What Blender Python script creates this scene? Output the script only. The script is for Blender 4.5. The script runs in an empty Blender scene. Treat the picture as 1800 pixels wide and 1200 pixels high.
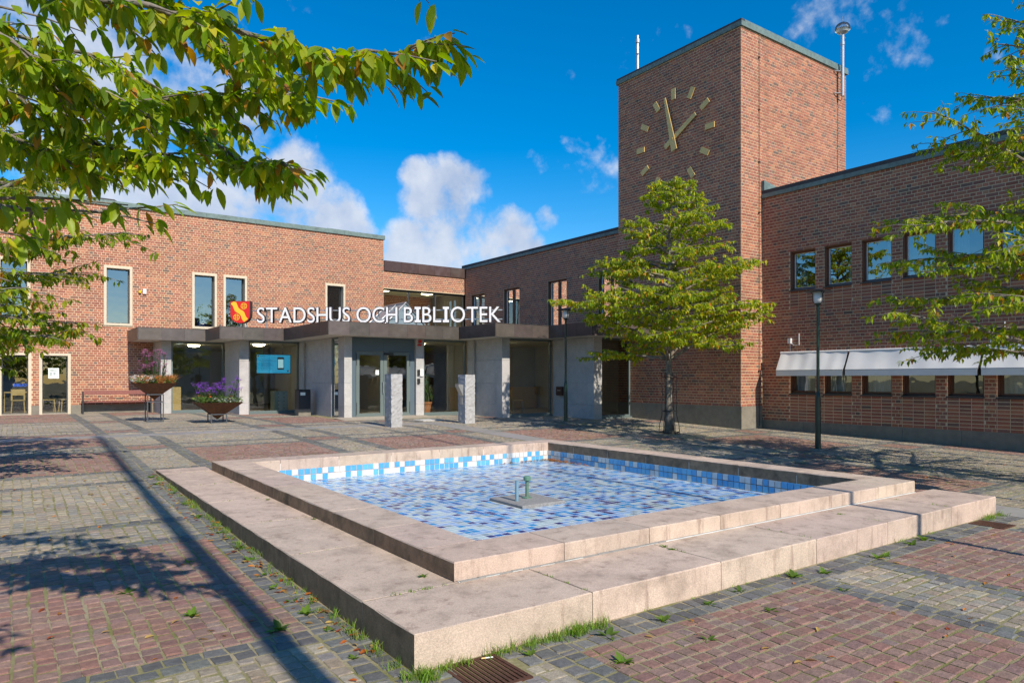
import bpy, math, random
from mathutils import Vector, Matrix, noise
random.seed(7)
R = math.radians
scene = bpy.context.scene
COL = scene.collection

# ------------------------------------------------------------------ camera, sky, sun, exposure
cam_data = bpy.data.cameras.new('camera')
cam = bpy.data.objects.new('camera', cam_data)
COL.objects.link(cam)
cam.location = (0, 0, 0)
cam.rotation_euler = (R(90), 0, R(-35.5))
cam_data.sensor_width = 36
cam_data.lens = 24.6
cam_data.shift_y = 0.0361
cam_data.clip_start = 0.05
cam_data.clip_end = 2000
scene.camera = cam

SUN_EL = R(37.6)
SUN_DX = -0.016                       # the sun stands almost exactly behind the plaza, along -Y
sun_data = bpy.data.lights.new('sun', 'SUN')
sun_data.energy = 4.6
sun_data.angle = R(0.53)
sun_data.color = (1.0, 0.90, 0.75)
sun = bpy.data.objects.new('sun', sun_data)
COL.objects.link(sun)
to_sun = Vector((SUN_DX, -1, math.tan(SUN_EL))).normalized()
sun.rotation_euler = to_sun.to_track_quat('Z', 'Y').to_euler()
sun.location = (0, -30, 30)

world = bpy.data.worlds.new('World')
scene.world = world
world.use_nodes = True
wt = world.node_tree
wt.nodes.clear()


def wn(kind, **kw):
    n = wt.nodes.new(kind)
    for k, v in kw.items():
        if k.startswith('i_'):
            key = k[2:]
            n.inputs[int(key) if key.isdigit() else key].default_value = v
        else:
            setattr(n, k, v)
    return n


def wl(a, b):
    wt.links.new(a, b)


sky = wn('ShaderNodeTexSky')
sky.sky_type = 'NISHITA'
sky.sun_disc = False
sky.sun_elevation = SUN_EL
sky.sun_rotation = R(180)
sky.altitude = 0
sky.air_density = 1.0
sky.dust_density = 0.25
sky.ozone_density = 3.0
hsv = wn('ShaderNodeHueSaturation', i_Saturation=1.52, i_Value=1.04)
wl(sky.outputs[0], hsv.inputs['Color'])
bg_sky = wn('ShaderNodeBackground', i_Strength=0.125)
wl(hsv.outputs[0], bg_sky.inputs['Color'])
# clouds: noise over the whole dome with some cumulus heaps standing at given directions
tc = wn('ShaderNodeTexCoord')
cn = wn('ShaderNodeTexNoise', i_Scale=5.2, i_Detail=9.0, i_Roughness=0.56, i_Distortion=0.25)
wl(tc.outputs['Generated'], cn.inputs['Vector'])
fn = wn('ShaderNodeTexNoise', i_Scale=16.0, i_Detail=8.0, i_Roughness=0.6)
wl(tc.outputs['Generated'], fn.inputs['Vector'])


def wmath(op, a, b=None, clamp=False):
    n = wn('ShaderNodeMath', operation=op, use_clamp=clamp)
    for i, x in enumerate((a, b)):
        if x is None:
            continue
        if isinstance(x, (int, float)):
            n.inputs[i].default_value = x
        else:
            wl(x, n.inputs[i])
    return n.outputs[0]


def dome_dir(px, py):
    a = R(54.5) - math.atan((px - 900) / 1230)
    h = (665 - py) / math.hypot(1230, px - 900)
    return Vector((math.cos(a), math.sin(a), h)).normalized()


heaps = [(770, 345, 3.0, 1.0), (735, 310, 1.6, 0.9), (825, 330, 2.0, 0.9), (800, 410, 3.4, 1.0), (875, 425, 2.8, 0.95), (745, 440, 3.0, 0.95), (905, 455, 2.4, 0.8),
         (180, 250, 8.0, 0.8), (330, 330, 7.0, 0.9), (500, 345, 3.6, 0.95), (570, 395, 3.2, 0.9), (60, 180, 8.0, 0.6), (625, 410, 1.6, 0.7), (450, 390, 4, 0.9),
         (1660, 30, 5.5, 0.56), (1440, 30, 2.4, 0.50), (1760, 20, 6.0, 0.60), (962, 384, 1.0, 0.40),
         (-900, 300, 12, 0.9), (-1500, 350, 14, 0.9), (2900, 330, 12, 0.85)]
lobe = None
for px, py, rad, w in heaps:
    d = dome_dir(px, py)
    dp = wn('ShaderNodeVectorMath', operation='DOT_PRODUCT')
    wl(tc.outputs['Generated'], dp.inputs[0])
    dp.inputs[1].default_value = d
    mr = wn('ShaderNodeMapRange', interpolation_type='SMOOTHSTEP')
    wl(dp.outputs['Value'], mr.inputs['Value'])
    mr.inputs['From Min'].default_value = math.cos(R(rad * 1.5))
    mr.inputs['From Max'].default_value = math.cos(R(rad * 0.15))
    mr.inputs['To Max'].default_value = w
    lobe = mr.outputs[0] if lobe is None else wmath('MAXIMUM', lobe, mr.outputs[0])
nz = wmath('ADD', wmath('MULTIPLY', cn.outputs['Fac'], 0.74), wmath('MULTIPLY', fn.outputs['Fac'], 0.50))
dens = wmath('ADD', wmath('MULTIPLY', lobe, 0.33), nz)
mask = wn('ShaderNodeMapRange', interpolation_type='SMOOTHSTEP')
wl(dens, mask.inputs['Value'])
mask.inputs['From Min'].default_value = 0.74
mask.inputs['From Max'].default_value = 0.92
mask.inputs['To Max'].default_value = 0.93
# the same heaps a little higher up: where they thin out above, the sun reaches the cloud
off_v = wn('ShaderNodeVectorMath', operation='ADD')
wl(tc.outputs['Generated'], off_v.inputs[0])
off_v.inputs[1].default_value = (-0.012, -0.02, 0.035)
cn2 = wn('ShaderNodeTexNoise', i_Scale=5.2, i_Detail=9.0, i_Roughness=0.56, i_Distortion=0.25)
fn2 = wn('ShaderNodeTexNoise', i_Scale=16.0, i_Detail=8.0, i_Roughness=0.6)
wl(off_v.outputs[0], cn2.inputs['Vector'])
wl(off_v.outputs[0], fn2.inputs['Vector'])
nz2 = wmath('ADD', wmath('MULTIPLY', cn2.outputs['Fac'], 0.74), wmath('MULTIPLY', fn2.outputs['Fac'], 0.50))
shade = wn('ShaderNodeMapRange')
wl(wmath('ADD', wmath('SUBTRACT', nz2, nz), wmath('MULTIPLY', dens, 0.55)), shade.inputs['Value'])
shade.inputs['From Min'].default_value = 0.33
shade.inputs['From Max'].default_value = 0.66
cr = wn('ShaderNodeValToRGB')
cr.color_ramp.elements[0].color = (0.74, 0.78, 0.86, 1)
cr.color_ramp.elements[1].color = (0.36, 0.46, 0.66, 1)
wl(shade.outputs[0], cr.inputs[0])
bg_cl = wn('ShaderNodeBackground', i_Strength=0.85)
wl(cr.outputs[0], bg_cl.inputs['Color'])
mixw = wn('ShaderNodeMixShader')
wl(mask.outputs[0], mixw.inputs[0])
wl(bg_sky.outputs[0], mixw.inputs[1])
wl(bg_cl.outputs[0], mixw.inputs[2])
wo = wn('ShaderNodeOutputWorld')
wl(mixw.outputs[0], wo.inputs['Surface'])

scene.view_settings.view_transform = 'Standard'
scene.view_settings.look = 'None'
scene.view_settings.exposure = 0.35
scene.view_settings.gamma = 1.0
scene.view_settings.use_curve_mapping = False
scene.cycles.max_bounces = 8
scene.cycles.transparent_max_bounces = 16

# ------------------------------------------------------------------ helpers
WO = {}                                # world origin of every object


def zg(y):
    ys = [-400, -40, 0, 3.5, 6, 12.5, 17, 21, 30, 500]
    zs = [-1.75, -1.75, -1.70, -1.65, -1.62, -1.47, -1.33, -1.29, -1.26, -1.26]
    for i in range(len(ys) - 1):
        if y <= ys[i + 1]:
            t = (y - ys[i]) / (ys[i + 1] - ys[i])
            return zs[i] + t * (zs[i + 1] - zs[i])
    return zs[-1]


class MB:
    """collects faces; build() links them as one mesh object"""

    def __init__(s):
        s.v, s.f, s.c, s.m = [], [], [], []
        s.col = (1, 1, 1)
        s.mi = 0

    def add(s, verts, faces):
        n = len(s.v)
        s.v.extend(verts)
        for f in faces:
            s.f.append([i + n for i in f])
            s.c.append(s.col)
            s.m.append(s.mi)
        return s

    def box(s, x0, x1, y0, y1, z0, z1):
        v = [(x0, y0, z0), (x1, y0, z0), (x1, y1, z0), (x0, y1, z0), (x0, y0, z1), (x1, y0, z1), (x1, y1, z1), (x0, y1, z1)]
        return s.add(v, [(0, 3, 2, 1), (4, 5, 6, 7), (0, 1, 5, 4), (1, 2, 6, 5), (2, 3, 7, 6), (3, 0, 4, 7)])

    def cbox(s, x0, x1, y0, y1, z0, z1, b=0.01, jit=0.0):
        """box with chamfered edges"""
        def ring(z, i):
            return [(x0 + i, y0 + b - b * 0 if False else y0 + i, z), (x1 - i, y0 + i, z), (x1 - i, y1 - i, z), (x0 + i, y1 - i, z)]
        rings = [ring(z0, 0), ring(z1 - b, 0), ring(z1, b)]
        v = []
        for r in rings:
            for p in r:
                v.append((p[0] + random.uniform(-jit, jit), p[1] + random.uniform(-jit, jit), p[2] + random.uniform(-jit, jit)))
        f = [(3, 2, 1, 0), (8, 9, 10, 11)]
        for k in (0, 4):
            for i in range(4):
                j = (i + 1) % 4
                f.append((k + i, k + j, k + 4 + j, k + 4 + i))
        return s.add(v, f)

    def obox(s, o, u, v, w):
        """box from corner o with edge vectors u, v, w"""
        o, u, v, w = map(Vector, (o, u, v, w))
        p = [o, o + u, o + u + v, o + v, o + w, o + u + w, o + u + v + w, o + v + w]
        return s.add([tuple(x) for x in p], [(0, 3, 2, 1), (4, 5, 6, 7), (0, 1, 5, 4), (1, 2, 6, 5), (2, 3, 7, 6), (3, 0, 4, 7)])

    def prism(s, pts, o, u, v, w, cap=True):
        """2d outline pts in the frame o,u,v, pushed along w"""
        o, u, v, w = map(Vector, (o, u, v, w))
        a = [tuple(o + u * p[0] + v * p[1]) for p in pts]
        b = [tuple(Vector(q) + w) for q in a]
        n = len(pts)
        f = [(i, (i + 1) % n, n + (i + 1) % n, n + i) for i in range(n)]
        if cap:
            f += [tuple(reversed(range(n))), tuple(range(n, 2 * n))]
        return s.add(a + b, f)

    def tube(s, path, rad, n=8, cap=True):
        path = [Vector(p) for p in path]
        if not hasattr(rad, '__len__'):
            rad = [rad] * len(path)
        v, f = [], []
        up = Vector((0, 0, 1))
        prev = None
        for i, p in enumerate(path):
            t = (path[min(i + 1, len(path) - 1)] - path[max(i - 1, 0)])
            t = t.normalized() if t.length > 1e-9 else up
            if prev is None:
                a = t.cross(up)
                if a.length < 0.05:
                    a = t.cross(Vector((1, 0, 0)))
            else:
                a = prev - t * prev.dot(t)
            a.normalize()
            prev = a
            b = t.cross(a)
            for k in range(n):
                an = 2 * math.pi * k / n
                v.append(tuple(p + (a * math.cos(an) + b * math.sin(an)) * rad[i]))
        for i in range(len(path) - 1):
            for k in range(n):
                f.append((i * n + k, i * n + (k + 1) % n, (i + 1) * n + (k + 1) % n, (i + 1) * n + k))
        if cap:
            f.append(tuple(reversed(range(n))))
            f.append(tuple(range((len(path) - 1) * n, len(path) * n)))
        return s.add(v, f)

    def lathe(s, c, prof, n=20):
        v, f = [], []
        for r, z in prof:
            for k in range(n):
                an = 2 * math.pi * k / n
                v.append((c[0] + r * math.cos(an), c[1] + r * math.sin(an), c[2] + z))
        for i in range(len(prof) - 1):
            for k in range(n):
                f.append((i * n + k, i * n + (k + 1) % n, (i + 1) * n + (k + 1) % n, (i + 1) * n + k))
        f.append(tuple(reversed(range(n))))
        f.append(tuple(range((len(prof) - 1) * n, len(prof) * n)))
        return s.add(v, f)

    def mesh(s, name, mats, origin, smooth=False):
        me = bpy.data.meshes.new(name)
        ox, oy, oz = origin
        me.from_pydata([(x - ox, y - oy, z - oz) for x, y, z in s.v], [], s.f)
        at = me.attributes.new('Col', 'FLOAT_COLOR', 'FACE')
        flat = []
        for c in s.c:
            flat.extend((c[0], c[1], c[2], 1.0))
        at.data.foreach_set('color', flat)
        if not isinstance(mats, (list, tuple)):
            mats = [mats]
        for m in mats:
            me.materials.append(m)
        if len(mats) > 1:
            me.polygons.foreach_set('material_index', s.m)
        if smooth:
            me.polygons.foreach_set('use_smooth', [True] * len(s.f))
        me.update()
        return me

    def build(s, name, mats, parent=None, smooth=False, kind=None):
        xs = [p[0] for p in s.v]
        ys = [p[1] for p in s.v]
        zs = [p[2] for p in s.v]
        o = ((min(xs) + max(xs)) / 2, (min(ys) + max(ys)) / 2, min(zs))
        return place(name, s.mesh(name, mats, o, smooth), o, parent, kind)


def place(name, me, o, parent=None, kind=None, rot=None, scale=None):
    ob = bpy.data.objects.new(name, me)
    COL.objects.link(ob)
    ob.location = o
    if parent is not None:
        ob.parent = parent
        p = WO[parent.name]
        ob.location = (o[0] - p[0], o[1] - p[1], o[2] - p[2])
    if rot:
        ob.rotation_euler = rot
    if scale:
        ob.scale = scale
    WO[ob.name] = tuple(o)
    if kind:
        ob['kind'] = kind
    return ob


def thing(name, label, cat, loc, group=None):
    o = place(name, None, loc)
    return tag(o, label, cat, group)


def tag(o, label, cat, group=None):
    o['label'] = label
    o['category'] = cat
    if group:
        o['group'] = group
    return o


def copy_tree(o, loc, parent=None):
    c = o.copy()
    COL.objects.link(c)
    if parent is None:
        c.location = loc
        WO[c.name] = tuple(loc)
    else:
        c.parent = parent
        WO[c.name] = WO[o.name]
    for ch in list(o.children):
        copy_tree(ch, None, c)
    return c


# ------------------------------------------------------------------ materials
def mat(name, color=(0.5, 0.5, 0.5), rough=0.6, metal=0.0, attr=False, nscale=8.0, namt=0.15, bump=0.0, bscale=60.0,
        spec=0.5, speckle=None, speck_scale=220.0, stain=None, stain_scale=1.2, stain_amt=0.5, emit=None, emit_s=0.0, coat=0.0, namt2=0.0, drip=None):
    m = bpy.data.materials.new(name)
    m.use_nodes = True
    t = m.node_tree
    bs = t.nodes['Principled BSDF']
    bs.inputs['Roughness'].default_value = rough
    bs.inputs['Metallic'].default_value = metal
    bs.inputs['Specular IOR Level'].default_value = spec
    bs.inputs['Coat Weight'].default_value = coat
    geo = t.nodes.new('ShaderNodeNewGeometry')
    if attr:
        a = t.nodes.new('ShaderNodeAttribute')
        a.attribute_name = 'Col'
        base = a.outputs['Color']
        if tuple(color) != (0.5, 0.5, 0.5):
            mu = t.nodes.new('ShaderNodeMix')
            mu.data_type = 'RGBA'
            mu.blend_type = 'MULTIPLY'
            mu.inputs['Factor'].default_value = 1
            t.links.new(base, mu.inputs['A'])
            mu.inputs['B'].default_value = (*color, 1)
            base = mu.outputs['Result']
    else:
        rgb = t.nodes.new('ShaderNodeRGB')
        rgb.outputs[0].default_value = (*color, 1)
        base = rgb.outputs[0]

    def noise_mul(base, scale, amt, detail=5.0, stretch=None):
        n = t.nodes.new('ShaderNodeTexNoise')
        n.inputs['Scale'].default_value = scale
        n.inputs['Detail'].default_value = detail
        n.inputs['Roughness'].default_value = 0.6
        src = geo.outputs['Position']
        if stretch:
            mp = t.nodes.new('ShaderNodeMapping')
            mp.inputs['Scale'].default_value = stretch
            t.links.new(src, mp.inputs['Vector'])
            src = mp.outputs[0]
        t.links.new(src, n.inputs['Vector'])
        r = t.nodes.new('ShaderNodeMapRange')
        t.links.new(n.outputs['Fac'], r.inputs['Value'])
        r.inputs['From Min'].default_value = 0.25
        r.inputs['From Max'].default_value = 0.75
        r.inputs['To Min'].default_value = 1 - amt
        r.inputs['To Max'].default_value = 1 + amt
        mu = t.nodes.new('ShaderNodeVectorMath')
        mu.operation = 'SCALE'
        t.links.new(base, mu.inputs[0])
        t.links.new(r.outputs[0], mu.inputs['Scale'])
        return mu.outputs[0]

    if namt:
        base = noise_mul(base, nscale, namt)
    if namt2:
        base = noise_mul(base, 0.6, namt2, 3.0)
    if speckle:
        base = noise_mul(base, speck_scale, speckle, 2.0)
    if stain:
        n = t.nodes.new('ShaderNodeTexNoise')
        n.inputs['Scale'].default_value = stain_scale
        n.inputs['Detail'].default_value = 8
        n.inputs['Roughness'].default_value = 0.68
        t.links.new(geo.outputs['Position'], n.inputs['Vector'])
        r = t.nodes.new('ShaderNodeMapRange')
        t.links.new(n.outputs['Fac'], r.inputs['Value'])
        r.inputs['From Min'].default_value = 0.50
        r.inputs['From Max'].default_value = 0.72
        r.inputs['To Max'].default_value = stain_amt
        mx = t.nodes.new('ShaderNodeMix')
        mx.data_type = 'RGBA'
        t.links.new(r.outputs[0], mx.inputs['Factor'])
        t.links.new(base, mx.inputs['A'])
        mx.inputs['B'].default_value = (*stain, 1)
        base = mx.outputs['Result']
    if drip:
        n = t.nodes.new('ShaderNodeTexNoise')
        n.inputs['Scale'].default_value = 1.0
        n.inputs['Detail'].default_value = 7
        n.inputs['Roughness'].default_value = 0.7
        mp = t.nodes.new('ShaderNodeMapping')
        mp.inputs['Scale'].default_value = (9.0, 9.0, 1.6)
        t.links.new(geo.outputs['Position'], mp.inputs['Vector'])
        t.links.new(mp.outputs[0], n.inputs['Vector'])
        r = t.nodes.new('ShaderNodeMapRange')
        t.links.new(n.outputs['Fac'], r.inputs['Value'])
        r.inputs['From Min'].default_value = 0.54
        r.inputs['From Max'].default_value = 0.70
        r.inputs['To Max'].default_value = 0.7
        mx = t.nodes.new('ShaderNodeMix')
        mx.data_type = 'RGBA'
        t.links.new(r.outputs[0], mx.inputs['Factor'])
        t.links.new(base, mx.inputs['A'])
        mx.inputs['B'].default_value = (*drip, 1)
        base = mx.outputs['Result']
    t.links.new(base, bs.inputs['Base Color'])
    if bump:
        n = t.nodes.new('ShaderNodeTexNoise')
        n.inputs['Scale'].default_value = bscale
        n.inputs['Detail'].default_value = 6
        t.links.new(geo.outputs['Position'], n.inputs['Vector'])
        b = t.nodes.new('ShaderNodeBump')
        b.inputs['Strength'].default_value = bump
        b.inputs['Distance'].default_value = 0.01
        t.links.new(n.outputs['Fac'], b.inputs['Height'])
        t.links.new(b.outputs[0], bs.inputs['Normal'])
    if emit:
        bs.inputs['Emission Color'].default_value = (*emit, 1)
        bs.inputs['Emission Strength'].default_value = emit_s
    return m


def leaf_mat(name, trans=0.45, rough=0.45):
    m = bpy.data.materials.new(name)
    m.use_nodes = True
    t = m.node_tree
    bs = t.nodes['Principled BSDF']
    bs.inputs['Roughness'].default_value = rough
    bs.inputs['Specular IOR Level'].default_value = 0.35
    a = t.nodes.new('ShaderNodeAttribute')
    a.attribute_name = 'Col'
    t.links.new(a.outputs['Color'], bs.inputs['Base Color'])
    tr = t.nodes.new('ShaderNodeBsdfTranslucent')
    h = t.nodes.new('ShaderNodeHueSaturation')
    h.inputs['Saturation'].default_value = 1.15
    h.inputs['Value'].default_value = 1.9
    t.links.new(a.outputs['Color'], h.inputs['Color'])
    t.links.new(h.outputs[0], tr.inputs['Color'])
    mx = t.nodes.new('ShaderNodeMixShader')
    mx.inputs[0].default_value = trans
    t.links.new(bs.outputs[0], mx.inputs[1])
    t.links.new(tr.outputs[0], mx.inputs[2])
    t.links.new(mx.outputs[0], t.nodes['Material Output'].inputs['Surface'])
    return m


def glass_mat(name, tint, refl):
    m = bpy.data.materials.new(name)
    m.use_nodes = True
    t = m.node_tree
    t.nodes.remove(t.nodes['Principled BSDF'])
    tr = t.nodes.new('ShaderNodeBsdfTransparent')
    tr.inputs[0].default_value = (*tint, 1)
    gl = t.nodes.new('ShaderNodeBsdfGlossy')
    gl.inputs['Roughness'].default_value = 0.0
    gl.inputs['Color'].default_value = (0.95, 0.98, 1, 1)
    fr = t.nodes.new('ShaderNodeFresnel')
    fr.inputs['IOR'].default_value = 1.5
    ad = t.nodes.new('ShaderNodeMath')
    ad.operation = 'ADD'
    ad.use_clamp = True
    ad.inputs[1].default_value = refl
    t.links.new(fr.outputs[0], ad.inputs[0])
    # old panes are never quite flat
    geo = t.nodes.new('ShaderNodeNewGeometry')
    n = t.nodes.new('ShaderNodeTexNoise')
    n.inputs['Scale'].default_value = 1.6
    t.links.new(geo.outputs['Position'], n.inputs['Vector'])
    b = t.nodes.new('ShaderNodeBump')
    b.inputs['Strength'].default_value = 0.06
    b.inputs['Distance'].default_value = 0.05
    t.links.new(n.outputs['Fac'], b.inputs['Height'])
    t.links.new(b.outputs[0], gl.inputs['Normal'])
    mx = t.nodes.new('ShaderNodeMixShader')
    t.links.new(ad.outputs[0], mx.inputs[0])
    t.links.new(tr.outputs[0], mx.inputs[1])
    t.links.new(gl.outputs[0], mx.inputs[2])
    t.links.new(mx.outputs[0], t.nodes['Material Output'].inputs['Surface'])
    return m


M = dict(
    brick=mat('brick', attr=True, rough=0.85, nscale=40, namt=0.22, namt2=0.10, bump=0.35, bscale=90),
    mortar=mat('mortar', (0.60, 0.475, 0.315), 0.95, nscale=20, namt=0.2, namt2=0.12, bump=0.3, bscale=120),
    plinth=mat('concrete_plinth', (0.21, 0.19, 0.155), 0.9, nscale=6, namt=0.18, bump=0.25, bscale=80, stain=(0.10, 0.09, 0.07), stain_amt=0.5),
    patina=mat('patinated_copper', (0.13, 0.19, 0.18), 0.6, nscale=10, namt=0.25, stain=(0.06, 0.075, 0.075), stain_scale=3, stain_amt=0.75),
    copper=mat('brown_copper', attr=True, rough=0.42, metal=0.25, nscale=5, namt=0.22, stain=(0.22, 0.20, 0.19), stain_scale=2.2, stain_amt=0.25),
    roofing=mat('roofing_felt', (0.05, 0.05, 0.055), 0.85, nscale=4, namt=0.2),
    limestone=mat('limestone_frame', (0.58, 0.50, 0.38), 0.75, nscale=14, namt=0.10),
    granite=mat('light_granite', attr=True, rough=0.7, nscale=5, namt=0.10, speckle=0.32, speck_scale=70, bump=0.25, bscale=150, stain=(0.22, 0.20, 0.20), stain_scale=1.6, stain_amt=0.35),
    pink_granite=mat('pink_granite', attr=True, rough=0.75, nscale=3.5, namt=0.14, speckle=0.26, speck_scale=130, bump=0.30, bscale=110, stain=(0.17, 0.125, 0.10), stain_scale=3.0, stain_amt=0.6, drip=(0.20, 0.13, 0.10)),
    dark_granite=mat('dark_granite_side', (0.48, 0.40, 0.30), attr=True, rough=0.85, nscale=9, namt=0.35, speckle=0.22, speck_scale=110, bump=0.35, bscale=90, stain=(0.04, 0.033, 0.022), stain_scale=3.0, stain_amt=0.85),  # darker, browner base with black blotches, used only on slab faces towards -X
    rough_granite=mat('split_granite', (0.36, 0.36, 0.37), 0.85, nscale=12, namt=0.18, speckle=0.2, speck_scale=160, bump=0.6, bscale=60),
    sett=mat('granite_sett', attr=True, rough=0.8, nscale=26, namt=0.30, speckle=0.26, speck_scale=150, bump=0.5, bscale=55, namt2=0.16),
    joint=None,
    tile=mat('glazed_tile', attr=True, rough=0.22, nscale=9, namt=0.12, spec=0.6),
    grout=mat('tile_grout', (0.66, 0.68, 0.66), 0.6, nscale=5, namt=0.2),
    alu=mat('grey_green_frame', (0.12, 0.155, 0.155), 0.45, nscale=3, namt=0.06),
    alu_blue=mat('blue_grey_panel', (0.085, 0.125, 0.155), 0.5, nscale=3, namt=0.06),
    dark_frame=mat('dark_window_frame', (0.035, 0.037, 0.038), 0.45, nscale=3, namt=0.1),
    wood_frame=mat('brown_stained_wood', (0.17, 0.062, 0.03), 0.5, nscale=30, namt=0.25),
    soffit=mat('pale_soffit', (0.62, 0.60, 0.55), 0.8, nscale=2, namt=0.06),
    white=mat('white_paint', (0.75, 0.75, 0.75), 0.5, nscale=4, namt=0.04),
    steel=mat('galvanised_steel', (0.45, 0.46, 0.47), 0.4, metal=0.7, nscale=14, namt=0.15),
    pipe=mat('painted_downpipe', (0.40, 0.37, 0.33), 0.5, nscale=5, namt=0.1),
    black=mat('black_metal', (0.02, 0.021, 0.023), 0.45, nscale=6, namt=0.15),
    blueblack=mat('blue_black_paint', (0.016, 0.022, 0.034), 0.4, nscale=6, namt=0.15),
    green_paint=mat('dark_green_paint', (0.008, 0.035, 0.028), 0.3, nscale=6, namt=0.12, coat=0.2),
    opal=mat('opal_glass', (0.72, 0.73, 0.74), 0.25, namt=0.02),
    gold=mat('gilded_metal', (0.68, 0.47, 0.17), 0.42, metal=0.1, nscale=6, namt=0.08),
    corten=mat('weathering_steel', (0.12, 0.045, 0.02), 0.85, nscale=14, namt=0.35, stain=(0.05, 0.024, 0.014), stain_scale=4, stain_amt=0.6, bump=0.2),
    bench_wood=mat('red_stained_wood', (0.24, 0.085, 0.07), 0.6, nscale=25, namt=0.25),
    awning=mat('white_awning_cloth', (0.74, 0.74, 0.74), 0.9, nscale=2.5, namt=0.05, stain=(0.55, 0.54, 0.52), stain_amt=0.35, stain_scale=2.5),
    letter_front=mat('white_letter_face', (0.74, 0.73, 0.75), 0.4, namt=0.02),
    letter_side=mat('brown_letter_side', (0.045, 0.032, 0.03), 0.5, namt=0.1),
    red=mat('red_enamel', (0.62, 0.02, 0.015), 0.35, namt=0.05),
    yellow=mat('yellow_enamel', (0.80, 0.48, 0.03), 0.35, namt=0.05),
    interior=mat('interior_plaster', (0.42, 0.40, 0.35), 0.9, nscale=1.5, namt=0.1),
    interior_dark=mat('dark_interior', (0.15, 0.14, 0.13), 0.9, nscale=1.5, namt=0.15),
    floor_in=mat('interior_floor', (0.30, 0.26, 0.21), 0.4, nscale=3, namt=0.12),
    ceil_in=mat('interior_ceiling', (0.55, 0.53, 0.42), 0.9, nscale=2, namt=0.05),
    birch=mat('birch_wood', (0.52, 0.33, 0.12), 0.45, nscale=18, namt=0.12),
    curtain=mat('curtain_cloth', (0.45, 0.46, 0.50), 0.9, nscale=6, namt=0.12),
    bark=mat('cherry_bark', (0.16, 0.135, 0.11), 0.9, nscale=24, namt=0.4, bump=0.9, bscale=40, stain=(0.42, 0.41, 0.36), stain_scale=7, stain_amt=0.7),
    leaf=leaf_mat('cherry_leaf'),
    grass=leaf_mat('grass_blade', 0.35, 0.6),
    petal=leaf_mat('petal', 0.3, 0.6),
    concrete=mat('smooth_concrete_flag', attr=True, rough=0.9, nscale=9, namt=0.12, speckle=0.10, stain=(0.14, 0.13, 0.12), stain_amt=0.4, bump=0.15),
    terracotta=mat('terracotta', (0.46, 0.16, 0.06), 0.8, nscale=12, namt=0.12),
    bluepot=mat('blue_glazed_pot', (0.02, 0.09, 0.32), 0.25, namt=0.05),
    rust=mat('rusty_iron', (0.085, 0.035, 0.02), 0.8, metal=0.2, nscale=30, namt=0.35, bump=0.4),
    pale_blue=mat('pale_blue_pipe', (0.16, 0.28, 0.36), 0.5, nscale=20, namt=0.15),
    verdigris=mat('verdigris_bronze', (0.10, 0.20, 0.15), 0.6, nscale=30, namt=0.3, stain=(0.25, 0.12, 0.04), stain_scale=18, stain_amt=0.6),
    grit=mat('grey_gritty_plate', (0.24, 0.235, 0.23), 0.95, nscale=30, namt=0.3, speckle=0.3, speck_scale=90, bump=0.6),
    paper=mat('paper', (0.72, 0.80, 0.78), 0.7, namt=0.02),
    ink=mat('ink', (0.05, 0.06, 0.07), 0.7, namt=0.0),
    screen=mat('screen_blue', (0.01, 0.05, 0.08), 0.3, namt=0.0, emit=(0.02, 0.30, 0.52), emit_s=0.75),
    screen_text=mat('screen_text', (0.01, 0.03, 0.06), 0.3, namt=0.0, emit=(0.01, 0.12, 0.28), emit_s=0.6),
    screen_white=mat('screen_white', (0.1, 0.1, 0.1), 0.3, namt=0.0, emit=(0.35, 0.60, 0.65), emit_s=0.8),
    neon=mat('blue_neon', (0.0, 0.02, 0.1), 0.3, namt=0.0, emit=(0.0, 0.13, 0.9), emit_s=1.3),
    lamp_on=mat('lit_ceiling_lamp', (0.8, 0.7, 0.5), 0.5, namt=0.0, emit=(1.0, 0.80, 0.50), emit_s=14.0),
    render=mat('white_render', (0.62, 0.63, 0.64), 0.9, nscale=1, namt=0.06),
    roof_tile=mat('dark_roof_tiles', (0.06, 0.055, 0.055), 0.8, nscale=8, namt=0.25),
    hedge=leaf_mat('hedge_leaf', 0.3),
    glass=glass_mat('window_glass', (0.80, 0.88, 0.86), 0.09),
    glass_sky=glass_mat('upper_glass', (0.5, 0.58, 0.58), 0.22),
    glass_office=glass_mat('office_glass', (0.55, 0.62, 0.62), 0.30),
    glass_dark=glass_mat('tinted_glass', (0.30, 0.36, 0.36), 0.10),
    glass_clear=glass_mat('clear_dome', (0.90, 0.92, 0.93), 0.06),
)


def joint_mat():
    m = mat('joint_sand_and_moss', (0.30, 0.255, 0.16), 0.98, nscale=40, namt=0.3, bump=0.6, bscale=130)
    t = m.node_tree
    bs = t.nodes['Principled BSDF']
    base = bs.inputs['Base Color'].links[0].from_socket
    geo = t.nodes.new('ShaderNodeNewGeometry')
    n = t.nodes.new('ShaderNodeTexNoise')
    n.inputs['Scale'].default_value = 1.7
    n.inputs['Detail'].default_value = 9
    n.inputs['Roughness'].default_value = 0.7
    t.links.new(geo.outputs['Position'], n.inputs['Vector'])
    r = t.nodes.new('ShaderNodeMapRange')
    t.links.new(n.outputs['Fac'], r.inputs['Value'])
    r.inputs['From Min'].default_value = 0.42
    r.inputs['From Max'].default_value = 0.62
    mx = t.nodes.new('ShaderNodeMix')
    mx.data_type = 'RGBA'
    t.links.new(r.outputs[0], mx.inputs['Factor'])
    t.links.new(base, mx.inputs['A'])
    mx.inputs['B'].default_value = (0.15, 0.155, 0.04, 1)
    t.links.new(mx.outputs['Result'], bs.inputs['Base Color'])
    return m


M['joint'] = joint_mat()


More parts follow.
